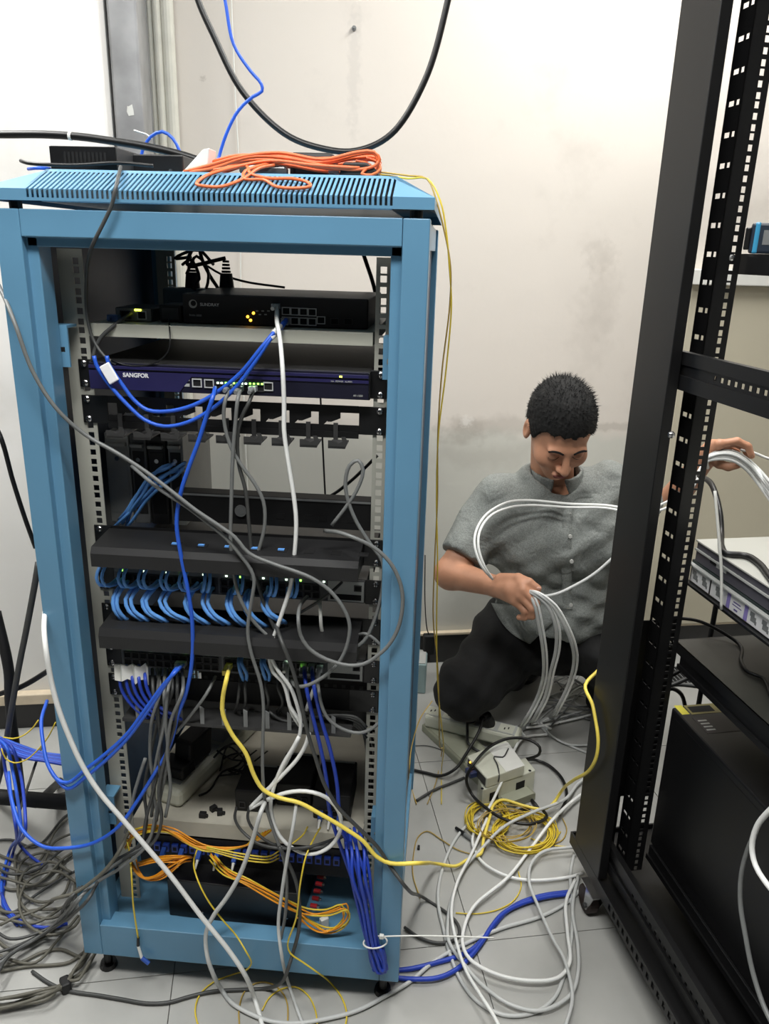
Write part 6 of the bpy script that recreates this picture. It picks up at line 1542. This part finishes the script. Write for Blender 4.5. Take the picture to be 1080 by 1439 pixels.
# ------------------------------------------------------------------ cables at the left
cable('black cable running down the white wall behind the left post', V([(-160, 250, .36), (-80, 430, .36), (-30, 560, .34), (0, 612), (18, 675), (34, 725), (50, 770, .30)], .30), .0045, C_BLACK, name='power_cable')
cable('thick dark cable bowing down the wall left of the rack', V([(54, 790, .26), (50, 815), (38, 880), (26, 940), (14, 1010), (2, 1080, .26), (-12, 1130, .2)], .25), .0065, C_GREYD, name='power_cable')
cable('thick black cable crossing low on the left wall', V([(-220, 1040, .34), (-110, 1010, .34), (-30, 985, .34), (0, 975), (30, 965), (64, 945), (90, 925, .28)], .32), .006, C_BLACK, name='power_cable')
for k in range(6):
    cable('blue cable in the flat bundle lying over the folding stand', V([(-170, 1010+k*7), (-90, 1018+k*6), (-20, 1030+k*4), (8, 1040+k*3), (35, 1050+k*3), (60, 1058+k*2.2), (95, 1062+k*2.6), (130, 1064+k*2.6)], .24-.006*k), .0032, C_BLUED if k % 2 else C_BLUE, group='blue bundle over the stand')
for k in range(3):
    P_ = V([(-8+k*5, 1038, .21), (2+k*8, 1052), (8+k*10, 1085), (16+k*9, 1125, .10), (22+k*7, 1160, .05)], .17)
    P_ += Fl([(18-k*6, 1200), (6-k*4, 1240), (5+k*3, 1275), (25+k*6, 1300)] if k < 2 else [(30, 1190), (45, 1205), (60, 1215)], .006+.005*k)
    cable(['left', 'middle', 'right'][k]+' blue cable dropping from the stand to the floor', P_, .0033, (C_BLUED, C_BLUE, C_BLUED)[k])
cable('blue cable curving along the floor to the grey coil', Fl([(2, 1255), (10, 1275), (25, 1292), (50, 1302), (75, 1303), (95, 1298)], .012), .0034, C_BLUED)
for k, (lab, pts) in enumerate((('yellow fibre draped over the stand, upper curve', [(5, 1036), (18, 1038), (32, 1034), (45, 1024), (54, 1012)]), ('yellow fibre draped over the stand, lower curve', [(78, 1015), (68, 1035), (52, 1055), (36, 1068), (20, 1072), (8, 1066), (2, 1052)]))):
    cable(lab, V(pts, .16), .0014, C_FIBY, name='fiber_cable')
cable('grey cable slanting down behind the stand to the floor', V([(58, 1050, .26), (46, 1085, .22), (36, 1115, .19), (26, 1145, .16)], .2), .0028, C_OLIVE)
# grey coil on the floor at the left
OL = ['first', 'second', 'third', 'fourth', 'fifth', 'sixth', 'seventh']
for k, q_ in enumerate(strands(Fl([(128, 1338), (118, 1358), (104, 1374), (92, 1384), (62, 1398), (22, 1408), (-30, 1410), (-110, 1396), (-170, 1360)], .020), 6, .016, 34)):
    q_ = [(p_[0], p_[1], max(.005, p_[2])) for p_ in q_]; q_[3] = tuple(np.array(G(92, 1384, .014))+np.array([.004*(k % 3-1), .006*(k//3)-.003, .004*(k % 2)]))
    cable(OL[k]+' olive-grey cable strand of the tied coil at the lower left corner', q_, .0032, C_OLIVE)
g = G(92, 1384, .012)
o = MB().obox(g, (.8, .6, 0), (-.6, .8, 0), (0, 0, 1), .009, .013, .012).build('velcro_tie', M_BLACKM, None, bevel=.004)
tag(o, 'black tape tie round the olive-grey coil on the floor', 'cable tie')
r4 = random.Random(9)
for k in range(12):
    y0_ = 1165+k*14
    pts = [(-140-r4.uniform(0, 60), y0_+r4.uniform(-30, 40)), (-80, y0_+r4.uniform(-25, 30)), (-25, y0_+r4.uniform(-10, 20)), (15, y0_+30+r4.uniform(-15, 15)), (50, y0_+25+r4.uniform(-20, 20)), (85+r4.uniform(-8, 8), y0_+r4.uniform(-20, 10)), (110, y0_-20+r4.uniform(-25, 5))]
    cable('olive-grey cable in the floor tangle left of the blue rack', Fl(pts, .006+.004*(k % 5)), .0030, C_OLIVE if k % 3 else C_GREYD, group='grey floor tangle at the left')
for k in range(4):
    c0_ = (55+k*6, 1215+k*18)
    pts = [(c0_[0]+(34+4*k)*math.cos(t_*.8), c0_[1]+(30+5*k)*math.sin(t_*.8)) for t_ in range(8)]
    cable(('smallest', 'second smallest', 'second largest', 'largest')[k]+' olive-grey cable ring in the floor tangle left of the blue rack', Fl(pts, .010+.004*k), .0031, C_OLIVE, group='grey floor rings at the left')
cable('olive-grey cable bending away from the tangle at the left post foot', Fl([(0, 1358), (30, 1352), (60, 1338), (85, 1334), (105, 1342), (118, 1348)], .005), .0032, C_OLIVE)
cable('olive-grey cable just below the bending one at the left', Fl([(0, 1365), (40, 1358), (75, 1356), (98, 1352), (118, 1338)], .005), .0032, C_OLIVE)
cable('olive-grey cable rising from the coil over the left post foot', Fl([(0, 1300), (20, 1290), (50, 1280), (68, 1270)], .02)+V([(80, 1262, -.02), (105, 1255, -.02), (130, 1238, -.02), (150, 1220, -.015), (168, 1195, .0), (180, 1170, .03)], 0), .0034, C_OLIVE)

for o in LOCAL:
    if o.get('_loc') is not None: del o['_loc']
